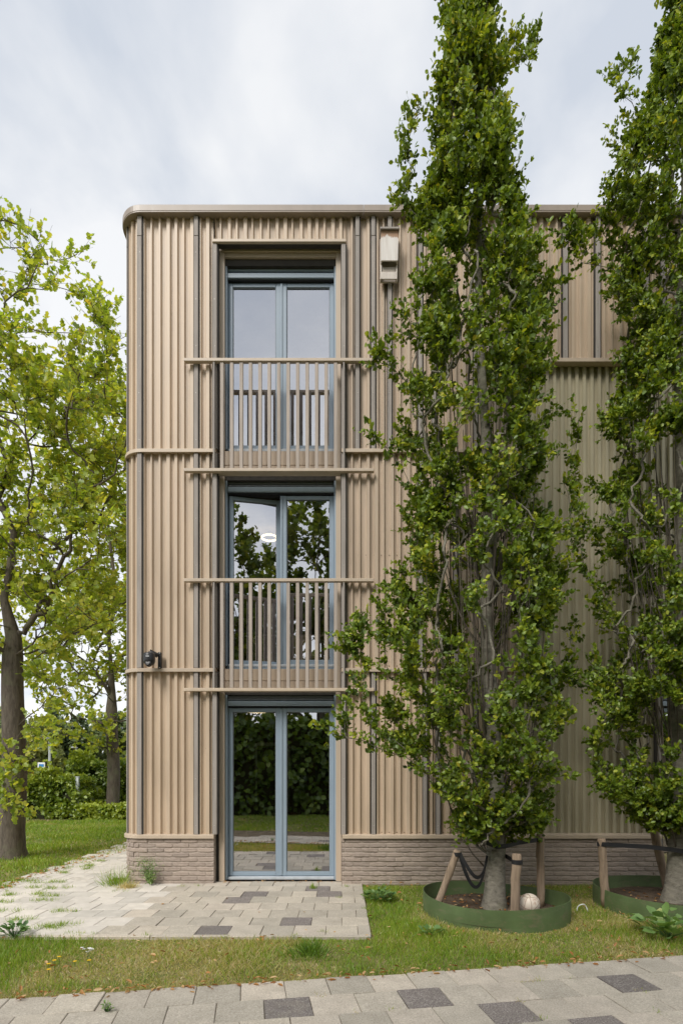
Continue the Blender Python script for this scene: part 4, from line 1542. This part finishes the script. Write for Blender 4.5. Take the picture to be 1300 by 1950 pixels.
strap([(sD1[0] - .047, sD1[1], sD1[2] - .045), (sD1[0], sD1[1] - .05, sD1[2] - .045), (sD1[0] + .06, sD1[1] - .04, sD1[2] - .05), (sD1[0] + .5, -1.24, sD1[2] - .075), (BX2 - .15, BY2 - .1, sD1[2] - .11), (BX2, BY2 - .17, sD1[2] - .13), (BX2 + .2, BY2 - .1, sD1[2] - .13)], .048, 'taut black strap from the tilted stake to the cut-off trunk')

# ---- the ball: pale leather panels, worn
bp = W(1007, 1737, -1.62)
m_, nt_, b_ = newmat('worn_ball')
vn = N(nt_, 'ShaderNodeTexVoronoi'); vn.feature = 'DISTANCE_TO_EDGE'; vn.inputs['Scale'].default_value = 11
nt_.links.new(mapped(nt_, (1, 1, 1)), vn.inputs['Vector'])
col = ramp(nt_, vn.outputs['Distance'], [(0.0, (.22, .12, .08)), (0.05, (.70, .62, .52))])
spz = noise(nt_, mapped(nt_, (1, 1, 1)), 14, 4, .7)
col = mixc(nt_, ramp(nt_, spz, [(.54, (0, 0, 0)), (.66, (.7, .7, .7))]), col, (.42, .24, .15))
nt_.links.new(col, b_.inputs['Base Color']); b_.inputs['Roughness'].default_value = .5
prof = [(max(.0005, .108 * math.sin(math.pi * i / 18)), -.108 * math.cos(math.pi * i / 18)) for i in range(19)]
ball = MB().lathe(prof, (0, 0, 0), 28).build('ball', m_, None, True, (bp.x, -1.62, .125))
tag(ball, 'worn off-white ball lying inside the green tree surround', 'ball')

# ---- white hoop in the lawn
hx, hy = gxy(1108, 1735)
pts = [(-.055 * math.cos(math.pi * i / 10), .01 * math.sin(i), .075 * math.sin(math.pi * i / 10)) for i in range(11)]
tag(MB().tube(pts, .006, 6).build('wire_hoop', M_WHITE, None, True, (hx, hy, 0)), 'small white hoop sticking out of the grass between the surrounds', 'hoop')

# ---- security camera
ky = -.06
k0 = W(292, 1258, ky)
M_CAMB = plain('camera_black', (0.022, 0.022, 0.025), 0.4)
M_LENS = plain('camera_lens', (0.008, 0.008, 0.01), 0.08)
sc_ = empty('security_camera', (k0.x, ky, k0.z), 'black security camera mounted on the cladding at the rounded corner', 'camera')
MB().box(.055, .095, .01, .07, -.10, .115, .006).build('mounting_plate', M_CAMB, sc_)
MB().tube([(.06, .0, .06), (.0, -.03, .09), (-.035, -.06, .085)], [.028, .03, .026], 10).build('arm', M_CAMB, sc_, True)
MB().add([(-.035, -.02, .145), (.06, .03, .10), (.06, .03, .06), (-.035, -.02, .08), (-.03, .02, .145), (.065, .06, .10), (.065, .06, .06), (-.03, .02, .08)], [(0, 1, 2, 3), (7, 6, 5, 4), (0, 4, 5, 1), (1, 5, 6, 2), (2, 6, 7, 3), (3, 7, 4, 0)]).build('bracket', M_CAMB, sc_)
prof = [(.02, .085), (.062, .08), (.072, .065), (.074, -.02), (.068, -.05), (.05, -.07), (.02, -.078)]
MB().lathe(prof, (-.02, -.09, 0), 20).build('housing', M_CAMB, sc_, True)
Mr = Matrix.Rotation(math.radians(75), 3, 'X')
eye = MB().lathe([(.012, .0), (.036, .002), (.040, .012), (.040, .05), (.034, .06), (.022, .062)], (-.015, -.10, -.07), 18, Mr).build('lens_turret', M_CAMB, sc_, True)
MB().lathe([(.005, .0), (.022, .001), (.018, .008), (.002, .012)], (-.015, -.158, -.085), 14, Mr).build('lens', M_LENS, eye, True)
MB().box(-.04, .005, -.1665, -.1655, .022, .029).build('marking', M_WHITE, sc_)
for z in (-.09, .10):
    MB().box(.075, .088, .004, .0095, z - .006, z + .006, .002).build('screw', M_SCREW, sc_)

# ---- bat box
yb = -.16
M_PALEW = woody('silvered_plywood', (.66, .60, .545), (.56, .50, .45), (26, 26, 1.4), .8, .1)
m_, nt_, b_ = newmat('stained_plywood')
g_ = noise(nt_, mapped(nt_, (26, 26, 1.4)), 1, 5, .6, .3)
c_ = ramp(nt_, g_, [(.3, (.66, .61, .57)), (.7, (.82, .79, .76))])
t_ = N(nt_, 'ShaderNodeTexCoord'); s_ = N(nt_, 'ShaderNodeSeparateXYZ')
nt_.links.new(t_.outputs['Generated'], s_.inputs[0])
rn = noise(nt_, mapped(nt_, (14, 14, 4)), 1, 4, .6)
ad = N(nt_, 'ShaderNodeMath'); ad.operation = 'MULTIPLY_ADD'; ad.inputs[1].default_value = .35
nt_.links.new(rn, ad.inputs[0]); nt_.links.new(s_.outputs['Z'], ad.inputs[2])
c_ = mixc(nt_, ramp(nt_, ad.outputs[0], [(.95, (0, 0, 0)), (1.16, (.85, .85, .85))]), c_, (.33, .17, .08))
nt_.links.new(c_, b_.inputs['Base Color']); b_.inputs['Roughness'].default_value = .85
M_STAIN = m_
bz = lambda py: PZ(py, yb)
bxm = PX(742, yb)
bat = empty('bat_box', (bxm, -.01, 0), 'pale wooden bat box with a slotted foot hung high on the cladding', 'bat box')
zt_, z1_, z2_, z3_ = bz(437), bz(491), bz(505), bz(518)
MB().box(-.115, .115, .0, .02, z3_, zt_, .003).build('back_board', M_PALEW, bat)
MB().add([(-.125, -.165, zt_ - .0), (.125, -.165, zt_), (.125, .01, zt_ + .03), (-.125, .01, zt_ + .03), (-.125, -.165, zt_ + .022), (.125, -.165, zt_ + .022), (.125, .01, zt_ + .052), (-.125, .01, zt_ + .052)],
         [(0, 3, 2, 1), (4, 5, 6, 7), (0, 1, 5, 4), (1, 2, 6, 5), (2, 3, 7, 6), (3, 0, 4, 7)]).build('roof', M_BATTEN, bat)
MB().add([(-.112, -.115, z1_), (.106, -.115, z1_), (.112, -.135, zt_), (-.112, -.135, zt_), (-.112, -.098, z1_), (.106, -.098, z1_), (.112, -.118, zt_), (-.112, -.118, zt_)],
         [(0, 1, 2, 3), (7, 6, 5, 4), (0, 4, 5, 1), (1, 5, 6, 2), (2, 6, 7, 3), (3, 7, 4, 0)]).build('front_panel', M_STAIN, bat)
for sx in (-1, 1):
    a, b = (-.112, -.098) if sx < 0 else (.092, .106)
    MB().add([(a, -.096, z1_ - .0), (b, -.096, z1_), (b, -.116, zt_), (a, -.116, zt_), (a, 0, z1_), (b, 0, z1_), (b, 0, zt_), (a, 0, zt_)],
             [(0, 1, 2, 3), (7, 6, 5, 4), (0, 4, 5, 1), (1, 5, 6, 2), (2, 6, 7, 3), (3, 7, 4, 0)]).build('side_board', M_PALEW, bat)
    MB().add([(a - .008, -.075, z3_ - .02), (b - .008, -.075, z3_ - .02), (b, -.06, z1_ - .004), (a, -.06, z1_ - .004), (a - .008, -.002, z3_ - .02), (b - .008, -.002, z3_ - .02), (b, -.002, z1_ - .004), (a, -.002, z1_ - .004)],
             [(0, 1, 2, 3), (7, 6, 5, 4), (0, 4, 5, 1), (1, 5, 6, 2), (2, 6, 7, 3), (3, 7, 4, 0)]).build('foot_side', M_PALEW, bat)
MB().box(-.105, .085, -.07, -.055, z3_ - .018, z2_ - .01, .003).build('landing_board', M_PALEW, bat)
for k in range(5):
    MB().box(-.09, .084, -.050, -.020, z2_ - .004 + k * .015, z2_ + .007 + k * .015, .002).build('slat', M_PALEW, bat)

# ---- furniture seen dimly through the glass
M_LAMP = glowing('lamp_glow', (1.0, .74, .42), 1.9)
def ring_lamp(x, y, z, r, label):
    n, m = 36, 8
    vs, fs = [], []
    for i in range(n):
        a = 2 * math.pi * i / n
        for j in range(m):
            b = 2 * math.pi * j / m
            rr = r + .017 * math.cos(b)
            vs.append((rr * math.cos(a), rr * math.sin(a), .017 * math.sin(b)))
    for i in range(n):
        for j in range(m):
            a, b = i * m + j, i * m + (j + 1) % m
            c, d = ((i + 1) % n) * m + j, ((i + 1) % n) * m + (j + 1) % m
            fs.append((a, c, d, b))
    root = empty('ring_lamp', (x, y, z), label, 'lamp', 'ring lamps in the rooms')
    MB().add(vs, fs).build('glowing_ring', M_LAMP, root, True)
    top = [2.58, 2.58 + STO, 2.58 + 2 * STO][int(z // STO)] if z // STO < 3 else z + .4
    MB().tube([(0, 0, .03), (0, 0, top - z)], .004, 6).build('cord', M_BLACK, root)
    for a in (0, 2.09, 4.19):
        MB().tube([(r * math.cos(a), r * math.sin(a), .03), (0, 0, .12)], .003, 5).build('wire', M_BLACK, root)


yl = 1.9
q = W(513, 1024, yl)
ring_lamp(q.x, yl, q.z, .125, 'glowing ring lamp behind the open leaf of the middle window')
q = W(516, 702, 2.6)
ring_lamp(q.x, 2.6, q.z, .20, 'glowing ring lamp behind the railing of the top window')
q = W(487, 1354, 2.1)
ring_lamp(q.x, 2.1, q.z, .20, 'glowing ring lamp just under the ceiling behind the door glass')
# middle room: padded wooden headboard / cabinet, top room: green glass panel
M_CAB = woody('pale_cabinet', (.62, .45, .33), (.52, .37, .27), (4, 4, 30), .6, .05)
zc0 = .02 + STO
cb = empty('cabinet', (-.95, .75, zc0), 'pale wooden cabinet behind the railing of the middle window', 'cabinet')
MB().box(-.45, .95, 0, .42, .03, .50, .01).build('body', M_CAB, cb)
MB().box(-.30, .95, .43, .50, .03, .66, .01).build('back_panel', M_CAB, cb)
MB().box(-.46, .96, -.012, .425, .502, .525, .006).build('top', M_CAB, cb)
zc1 = .02 + 2 * STO
M_GGL = plain('green_frosted_panel', (.34, .46, .40), .25)
gp = empty('green_screen', (-.75, .62, zc1), 'green tinted glass screen behind the railing of the top window', 'screen')
MB().box(-.50, .70, 0, .02, .02, .50, .004).build('glass_sheet', M_GGL, gp)
for x in (-.4, .6):
    MB().box(x - .02, x + .02, -.03, .05, 0, .02).build('foot', M_SLAT, gp)

def chair(x, y, rz, label):
    root = empty('chair', (x, y, .02), label, 'chair', 'dark chairs behind the door glass')
    root.rotation_euler = (0, 0, rz)
    m = M_CHAIR
    MB().box(-.23, .23, -.22, .22, .44, .50, .02).build('seat', m, root)
    MB().box(-.23, .23, .20, .25, .52, .92, .02).build('backrest', m, root)
    for a in (-.2, .2):
        for b in (-.19, .21):
            MB().tube([(a, b, .44), (a * 1.12, b * 1.12, 0)], .011, 6).build('leg', M_BLACK, root)
        MB().tube([(a, .22, .5), (a, .225, .58)], .012, 6).build('back_bracket', M_BLACK, root)


M_CHAIR = plain('chair_brown', (.10, .045, .03), .7)
tbl = empty('dining_table', (-.75, 2.1, .02), 'dark dining table behind the door glass', 'table')
MB().box(-.62, .62, -.42, .42, .70, .735, .008).build('tabletop', M_ROOMD, tbl)
for a in (-.54, .54):
    for b in (-.35, .35):
        MB().tube([(a, b, .70), (a * 1.04, b * 1.04, 0)], .018, 8).build('leg', M_BLACK, tbl)
chair(-1.25, 1.5, math.pi, 'dark chair behind the left door leaf, back to the glass')
chair(-.35, 1.45, math.pi * .9, 'dark chair behind the right door leaf, back to the glass')
chair(-.15, 2.75, .2, 'brown chair at the far side of the table behind the door glass')
M_SCR = plain('dark_board', (.012, .014, .018), .3)
for i, (a, b, lb) in enumerate(((-1.45, -.75, 'narrower dark wall board in the ground floor room'), (-.55, .75, 'wider dark wall board in the ground floor room'))):
    o = empty('wall_board', ((a + b) / 2, 4.76, 1.6), lb, 'board')
    MB().box((a - b) / 2, (b - a) / 2, -.02, .03, -.33, .33, .006).build('board', M_SCR, o)
    MB().box((a - b) / 2 - .02, (b - a) / 2 + .02, .0, .035, -.35, .35, .004).build('rim', M_SLAT, o)
M_PWHITE = plain('pale_blind', (.55, .62, .64), .5)
bs_ = empty('roller_blind', (-1.62, 3.2, 0), 'pale blue-grey standing banner inside the room behind the door glass', 'banner')
MB().box(-.02, .02, 0, .03, .05, 2.0, .004).build('pole', M_PWHITE, bs_)
MB().box(.60, .64, 0, .03, .62, 2.0, .004).build('pole', M_PWHITE, bs_)
MB().box(-.05, .66, -.03, .06, .0, .07, .01).build('base', M_PWHITE, bs_)
MB().box(.0, .62, .005, .02, 1.96, 2.02, .004).build('top_bar', M_PWHITE, bs_)

# ---- grass
rg = np.random.default_rng(99)


def vnoise(x, y, s, seed=0):
    r = np.random.default_rng(seed)
    tot = np.zeros_like(x)
    for o in range(4):
        a = r.uniform(0, 6.28, 3); ang = r.uniform(0, 6.28, 3)
        for j in range(3):
            tot += np.sin((x * math.cos(ang[j]) + y * math.sin(ang[j])) * s * (1.9 ** o) + a[j]) / (1.6 ** o)
    return tot / 6


def grass(name, label, n, box, inside, hgt, wid, dry, seed, shade=None):
    r = np.random.default_rng(seed)
    x = r.uniform(box[0], box[1], n); y = r.uniform(box[2], box[3], n)
    ok = inside(x, y)
    x, y = x[ok], y[ok]
    pn = vnoise(x, y, 2.6, seed)
    dens = r.random(len(x)) < np.clip(.78 + .55 * pn, .28, 1)
    x, y, pn = x[dens], y[dens], pn[dens]
    m = len(x)
    dr = dry(x, y) + .85 * vnoise(x, y, 1.9, seed + 1) + .6 * vnoise(x, y, 7.0, seed + 5)
    p_dry = np.clip(dr, .03, .9)
    isd = r.random(m) < p_dry
    tone = np.where(isd, r.uniform(.62, 1.0, m), np.clip(r.normal(.40, .13, m) + .14 * pn, 0, .64))
    h = hgt * r.uniform(.35, 1.2, m) * np.clip(1 + .9 * vnoise(x, y, 3.6, seed + 3), .4, 1.9) * np.where(isd, .85, 1)
    lean = r.normal(0, .42, (m, 2)) * np.where(isd, 2.2, 1)[:, None]
    ax = np.stack([lean[:, 0], lean[:, 1], np.ones(m)], 1)
    pos = np.stack([x, y, np.full(m, -.03)], 1)
    nr = np.stack([r.normal(0, 1, m), r.normal(0, 1, m), r.normal(0, .2, m)], 1)
    T = [(a, b * 1.0, c * .8) for a, b, c in BLADE]
    axis = unit(ax); side = unit(np.cross(nr, axis)); nn = np.cross(axis, side)
    Tn = np.array(T)
    wd = wid * r.uniform(.6, 1.4, m)
    v = pos[:, None] + h[:, None, None] * (Tn[None, :, 0:1] * axis[:, None] + Tn[None, :, 2:3] * nn[:, None]) + wd[:, None, None] * Tn[None, :, 1:2] * side[:, None]
    f = (np.arange(m)[:, None, None] * 5 + np.array(BLADE_F)[None]).reshape(-1, 3)
    o = link(name, np_mesh(name, v.reshape(-1, 3), f, np.repeat(tone, 5)), M_GRASS)
    return tag(o, label, 'grass', None, 'stuff')


def in_front(x, y):
    edge = V_EDGE - .012 + .055 * vnoise(x, y, 5.0, 3) + .02 * vnoise(x, y, 23.0, 5)
    v = -x * st_ + y * ct
    a = v > edge
    terr = (x < X_R + .02 + .03 * vnoise(y, x, 6, 8)) & (y > Y_F - .065 - .02 * vnoise(x, y, 9, 4))
    wall = y > -.02
    r1 = (x - RX1) ** 2 + (y - RY1) ** 2 < (RR1 - .02) ** 2
    r2 = (x - RX2) ** 2 + (y - RY2) ** 2 < (RR2 - .02) ** 2
    return a & ~terr & ~wall & ~r1 & ~r2


def dry_front(x, y):
    d = .40 + 0 * x
    d += .42 * np.exp(-((x + 1.0) / 1.1) ** 2 - ((y + 2.85) / .55) ** 2)
    for rx, ry, rr in ((RX1, RY1, RR1), (RX2, RY2, RR2)):
        dd = np.hypot(x - rx, y - ry) - rr
        d += .5 * np.exp(-(dd / .16) ** 2)
    d += .45 * np.exp(-((-x * st_ + y * ct - V_EDGE) / .07) ** 2)
    d += .15 * np.exp(-((x - 2.7) / .5) ** 2 - ((y + 1.7) / .6) ** 2)
    d -= .3 * np.exp(-((x - 1.2) / 1.5) ** 2 - ((y + 2.75) / .35) ** 2)
    return d


grass('grass', 'lawn strip between terrace, facade and pavement with green and straw patches', 330000, (-4.2, 5.0, -4.2, 0), in_front, .056, .0042, dry_front, 51)


def in_left(x, y):
    edge = -4.33 + .08 * vnoise(y, x, 3.0, 12) + np.where(y > 1.2, (y - 1.2) * .2, 0)
    edge = np.minimum(edge, -3.75)
    a = (x < edge) & (y > -.33 + .04 * vnoise(x, y, 5, 2)) & (y < 9.0 + (x + 9.0) * .25)
    return a


grass('grass', 'green lawn under the thick trunk beside the pale path', 104000, (-11, -3.7, -.4, 10.2), in_left, .08, .010, lambda x, y: -.02 + .35 * np.exp(-((x + 4.35) / .15) ** 2), 52)

grass('grass', 'mown grass across the pavement, mirrored low in the door glass', 24000, (-5, 3, -10.4, -5.3), lambda x, y: -x * st_ + y * ct < -5.42, .07, .016, lambda x, y: .0 * x, 53)

# weeds and grass growing in the joints
tuft_v, tuft_f, tuft_t = [], [], []
nb = 0


def tuft_arrays(x, y, n, h, spread, tone, r, wid=.004, lean=.45, z=0.0):
    px_ = x + r.normal(0, spread, n); py_ = y + r.normal(0, spread, n)
    ax = np.stack([r.normal(0, lean, n) + (px_ - x) * 4, r.normal(0, lean, n) + (py_ - y) * 4, np.ones(n)], 1)
    axis = unit(ax); nr = r.normal(0, 1, (n, 3)); side = unit(np.cross(nr, axis)); nn = np.cross(axis, side)
    hh_ = h * r.uniform(.4, 1.15, n)
    Tn = np.array(BLADE)
    pos = np.stack([px_, py_, np.full(n, z - .01)], 1)
    v = pos[:, None] + hh_[:, None, None] * (Tn[None, :, 0:1] * axis[:, None] + Tn[None, :, 2:3] * nn[:, None]) + (wid * r.uniform(.6, 1.4, n))[:, None, None] * Tn[None, :, 1:2] * side[:, None]
    f = (np.arange(n)[:, None, None] * 5 + np.array(BLADE_F)[None]).reshape(-1, 3)
    return v.reshape(-1, 3), f, np.repeat(np.clip(r.normal(tone, .12, n), 0, 1), 5)


def collect(a):
    global nb
    tuft_v.append(a[0]); tuft_f.append(a[1] + nb); tuft_t.append(a[2]); nb += len(a[0])


for i in range(60):                     # along the joints of the pale path
    k = rg.integers(0, 24); j = rg.integers(-13, -5)
    x = -.446 + .15 + .3 * j + rg.choice([0, .15]); y = Y_F + .3 * k
    pr_ = np.exp(-((x + 4.2) / .35) ** 2) + .15 + (.5 if y < -1.9 else 0)
    if rg.random() < pr_:
        for q in range(rg.integers(1, 5)):
            collect(tuft_arrays(x + rg.normal(0, .1), y + rg.normal(0, .012), 26, .045, .025, .4 + .25 * rg.random(), rg))
for px, py in ((20, 1705), (60, 1690), (95, 1692), (15, 1718), (50, 1715), (30, 1735), (80, 1702), (120, 1735), (130, 1760), (75, 1765), (90, 1768), (40, 1750), (150, 1655), (120, 1662), (170, 1648), (190, 1640), (60, 1677), (85, 1682), (110, 1680), (145, 1651), (88, 1706), (10, 1690)):
    x, y = gxy(px, py)
    for q in range(3):
        collect(tuft_arrays(x + rg.normal(0, .09), y + rg.normal(0, .025), 46, .06, .035, .42, rg))
for i in range(34):                     # pavement joints
    r_ = rg.integers(0, 4); u = rg.uniform(-2.2, 3.2)
    x, y = uv2xy(u, -3.24 - .296 * r_ + rg.normal(0, .008))
    collect(tuft_arrays(x, y, int(rg.integers(5, 22)), .032, .02, rg.uniform(.4, .85), rg))
for px, py in ((597, 1690), (645, 1710), (700, 1712), (695, 1730), (705, 1745), (660, 1688), (20, 1780), (130, 1778), (280, 1782), (430, 1784), (560, 1784), (615, 1775)):
    x, y = gxy(px, py)
    collect(tuft_arrays(x, y, 22, .05, .02, .4, rg))
tag(link('joint_weeds', np_mesh('joint_weeds', np.concatenate(tuft_v), np.concatenate(tuft_f), np.concatenate(tuft_t)), M_GRASS), 'small grass tufts growing in the paving joints', 'weeds', None, 'stuff')


def tuft(name, label, px, py, n, h, spread, tone, lean=.45, mat=None, wid=.005, z=0.0):
    x, y = gxy(px, py)
    v, f, t = tuft_arrays(0, 0, n, h, spread, tone, rg, wid, lean)
    o = link(name, np_mesh(name, v, f, t), mat or M_GRASS, None, (x, y, z))
    return tag(o, label, 'grass tuft')


tuft('grass_tuft', 'dark green grass tuft in the lawn strip in front of the door', 590, 1812, 330, .13, .075, .12, .6)
tuft('grass_tuft', 'long green grass tuft at the foot of the rounded brick corner', 222, 1684, 260, .26, .07, .42, .35)
tuft('grass_tuft', 'straw-yellow dry grass tuft against the rounded brick corner', 243, 1690, 260, .12, .05, .86, .7)
tuft('grass_tuft', 'small green grass tuft on the terrace under the door', 596, 1692, 60, .10, .02, .35)


def broad_weed(name, label, px, py, n, size, spread, h, tone, seed, y=None):
    r = np.random.default_rng(seed)
    x, yy = gxy(px, py)
    a = r.uniform(0, 2 * math.pi, n)
    q = r.random(n) ** .5
    pos = np.stack([np.cos(a) * q * spread, np.sin(a) * q * spread, h * (1 - q * .6) * r.uniform(.2, 1, n)], 1)
    ax = np.stack([np.cos(a), np.sin(a), r.uniform(-.1, .9, n)], 1)
    nr = np.stack([r.normal(0, .35, n), r.normal(0, .35, n), np.ones(n)], 1)
    v, f, t = scatter(pos, ax, nr, r.uniform(size * .5, size, n), OVAL, OVAL_F, np.clip(r.normal(tone, .15, n), 0, 1))
    root = empty(name, (x, yy, 0), label, 'plant')
    tag(link('leaves', np_mesh('leaves', v, f, t), M_WEED, root), kind='stuff')
    tw = np.stack([np.zeros((n, 3)) - np.array([0, 0, .02]), pos * .5 + np.array([0, 0, .01]), pos], 1)
    vv, ff = twig_tubes(tw, .0025)
    tag(link('stems', np_mesh('stems', vv, ff), M_WEED, root), kind='stuff')
    return root


broad_weed('weed_plant', 'leafy green weed at the terrace corner by the brick plinth', 722, 1712, 90, .085, .16, .16, .35, 1)
broad_weed('weed_plant', 'large-leaved pale green weed in front of the cut-off surround', 1272, 1782, 60, .16, .22, .26, .6, 2)
broad_weed('weed_plant', 'flat blue-green weed in the grass before the fully visible surround', 820, 1776, 26, .08, .09, .05, .3, 3)
broad_weed('weed_plant', 'dark leafy weed where the pale path meets the lawn strip', 28, 1783, 60, .07, .11, .16, .15, 4)
broad_weed('weed_plant', 'tiny upright weed growing out of the pavement joint', 204, 1925, 40, .022, .03, .09, .6, 5)
# airy plant growing out of the wall foot
r = np.random.default_rng(77)
wx, wy = PX(290, -.06), -.06
n = 900
t = r.random(n)
ang = r.normal(0, .32, n)
ln = .36 * t
pos = np.stack([np.sin(ang - .22) * ln * 1.0 + r.normal(0, .012, n), -.02 - np.abs(r.normal(0, .03, n)), np.cos(ang) * ln + .01], 1)
ax = np.stack([np.sin(ang * 2) + r.normal(0, .6, n), r.normal(-.3, .5, n), np.ones(n)], 1)
v, f, tt = scatter(pos, ax, r.normal(0, 1, (n, 3)), r.uniform(.014, .04, n) * (1 - .4 * t), [(a, b * .5, c) for a, b, c in OVAL], OVAL_F, np.clip(r.normal(.55, .2, n), 0, 1))
wp = empty('wall_plant', (wx, wy, 0), 'feathery green plant growing up the brick plinth near the corner', 'plant')
tag(link('leaves', np_mesh('leaves', v, f, tt), M_WEED, wp), kind='stuff')
tw = []
for i in range(26):
    a = r.normal(-.2, .28)
    L_ = r.uniform(.2, .36)
    tw.append([(0, -.015, 0), (math.sin(a) * L_ * .45, -.03, L_ * .5), (math.sin(a) * L_ * 1.0, -.04, L_)])
vv, ff = twig_tubes(np.array(tw), .0022)
tag(link('stems', np_mesh('stems', vv, ff), M_WEED, wp), kind='stuff')

# flowers
M_YEL = plain('yellow_petal', (.75, .50, .01), .6)
M_WPET = plain('white_petal', (.8, .8, .78), .6)
for i, (px, py, lb) in enumerate(((93, 1852, 'lowest yellow flower of the cluster in the lawn strip'), (93, 1841, 'yellow flower just above the lowest one in the lawn strip'), (104, 1834, 'yellow flower in the middle of the cluster in the lawn strip'), (113, 1827, 'topmost yellow flower of the cluster in the lawn strip'), (143, 1836, 'larger single yellow flower in the lawn strip'), (170, 1834, 'single yellow flower nearest the white blossom in the lawn strip'))):
    x, y = gxy(px, py + 8)
    fl = empty('yellow_flower', (x, y, 0), lb, 'flower', 'yellow flowers in the lawn')
    pv = MB()
    for k in range(12):
        a = 2 * math.pi * k / 12
        c, s = math.cos(a), math.sin(a)
        pv.add([(0, 0, .05), (c * .012 - s * .004, s * .012 + c * .004, .056), (c * .017, s * .017, .055), (c * .012 + s * .004, s * .012 - c * .004, .056)], [(0, 3, 2, 1)])
    pv.build('petals', M_YEL, fl)
    MB().tube([(0, 0, -.02), (.004, 0, .02), (0, 0, .05)], .0018, 5).build('stem', M_WEED, fl)
x, y = gxy(167, 1822)
fl = empty('white_flower', (x, y, 0), 'white blossom in the lawn strip above the yellow flowers', 'flower')
pv = MB()
for k in range(9):
    ox, oy, oz = random.gauss(0, .022), random.gauss(0, .02), .06 + random.gauss(0, .012)
    for j in range(5):
        a = 2 * math.pi * j / 5 + k
        c, s = math.cos(a), math.sin(a)
        pv.add([(ox, oy, oz), (ox + c * .010 - s * .006, oy + s * .010 + c * .006, oz + .003), (ox + c * .017, oy + s * .017, oz + .001), (ox + c * .010 + s * .006, oy + s * .010 - c * .006, oz + .003)], [(0, 3, 2, 1)])
tag(pv.build('petals', M_WPET, fl), kind='stuff')
MB().tube([(0, 0, -.02), (.006, 0, .03), (0, 0, .06)], .002, 5).build('stem', M_WEED, fl)

# fallen leaves
n = 900
x = rg.uniform(-3.6, 4.6, n); y = rg.uniform(-3.6, -.05, n)
ue = rg.uniform(-3, 4.2, 260); ve = V_EDGE + rg.normal(-.01, .035, 260)
x[:260] = ue * ct - ve * st_; y[:260] = ue * st_ + ve * ct
ok = in_front(x, y) | (rg.random(n) < .04)
ok[:260] = True
x, y = x[ok], y[ok]
n2 = 150
yy = rg.uniform(-.4, 5, n2); xx = -4.35 + np.where(yy > 1.2, (yy - 1.2) * .17, 0) + rg.normal(0, .12, n2)
n3 = 60
xd = rg.uniform(-1.58, -.03, n3); yd = .10 + rg.normal(0, .045, n3)
n4 = 160
a4 = rg.uniform(0, 6.28, n4); r4 = .7 * rg.random(n4) ** .5
lx = np.concatenate([x, xx, xd, RX1 + np.cos(a4) * r4, RX2 + np.cos(a4[:60]) * r4[:60]]); ly = np.concatenate([y, yy, yd, RY1 + np.sin(a4) * r4, RY2 + np.sin(a4[:60]) * r4[:60]])
lz = np.concatenate([np.where(in_front(x, y), .02, .006), np.full(n2, .015), np.full(n3, .008), np.full(n4, .045), np.full(60, .045)])
m = len(lx)
ax = np.stack([rg.normal(0, 1, m), rg.normal(0, 1, m), rg.normal(0, .25, m)], 1)
nr = np.stack([rg.normal(0, .45, m), rg.normal(0, .45, m), np.ones(m)], 1)
szl = np.concatenate([rg.uniform(.02, .065, len(x)), rg.uniform(.04, .09, n2), rg.uniform(.015, .04, n3), rg.uniform(.03, .06, n4), rg.uniform(.03, .06, 60)])
v, f, t = scatter(np.stack([lx, ly, lz], 1), ax, nr, szl, [(a_l, b_l * .55, c_l * 1.6) for a_l, b_l, c_l in OVAL], OVAL_F, rg.random(m))
tag(link('fallen_leaves', np_mesh('fallen_leaves', v, f, t), M_LITTER), 'dry orange leaves scattered over lawn and paving', 'leaves', None, 'stuff')
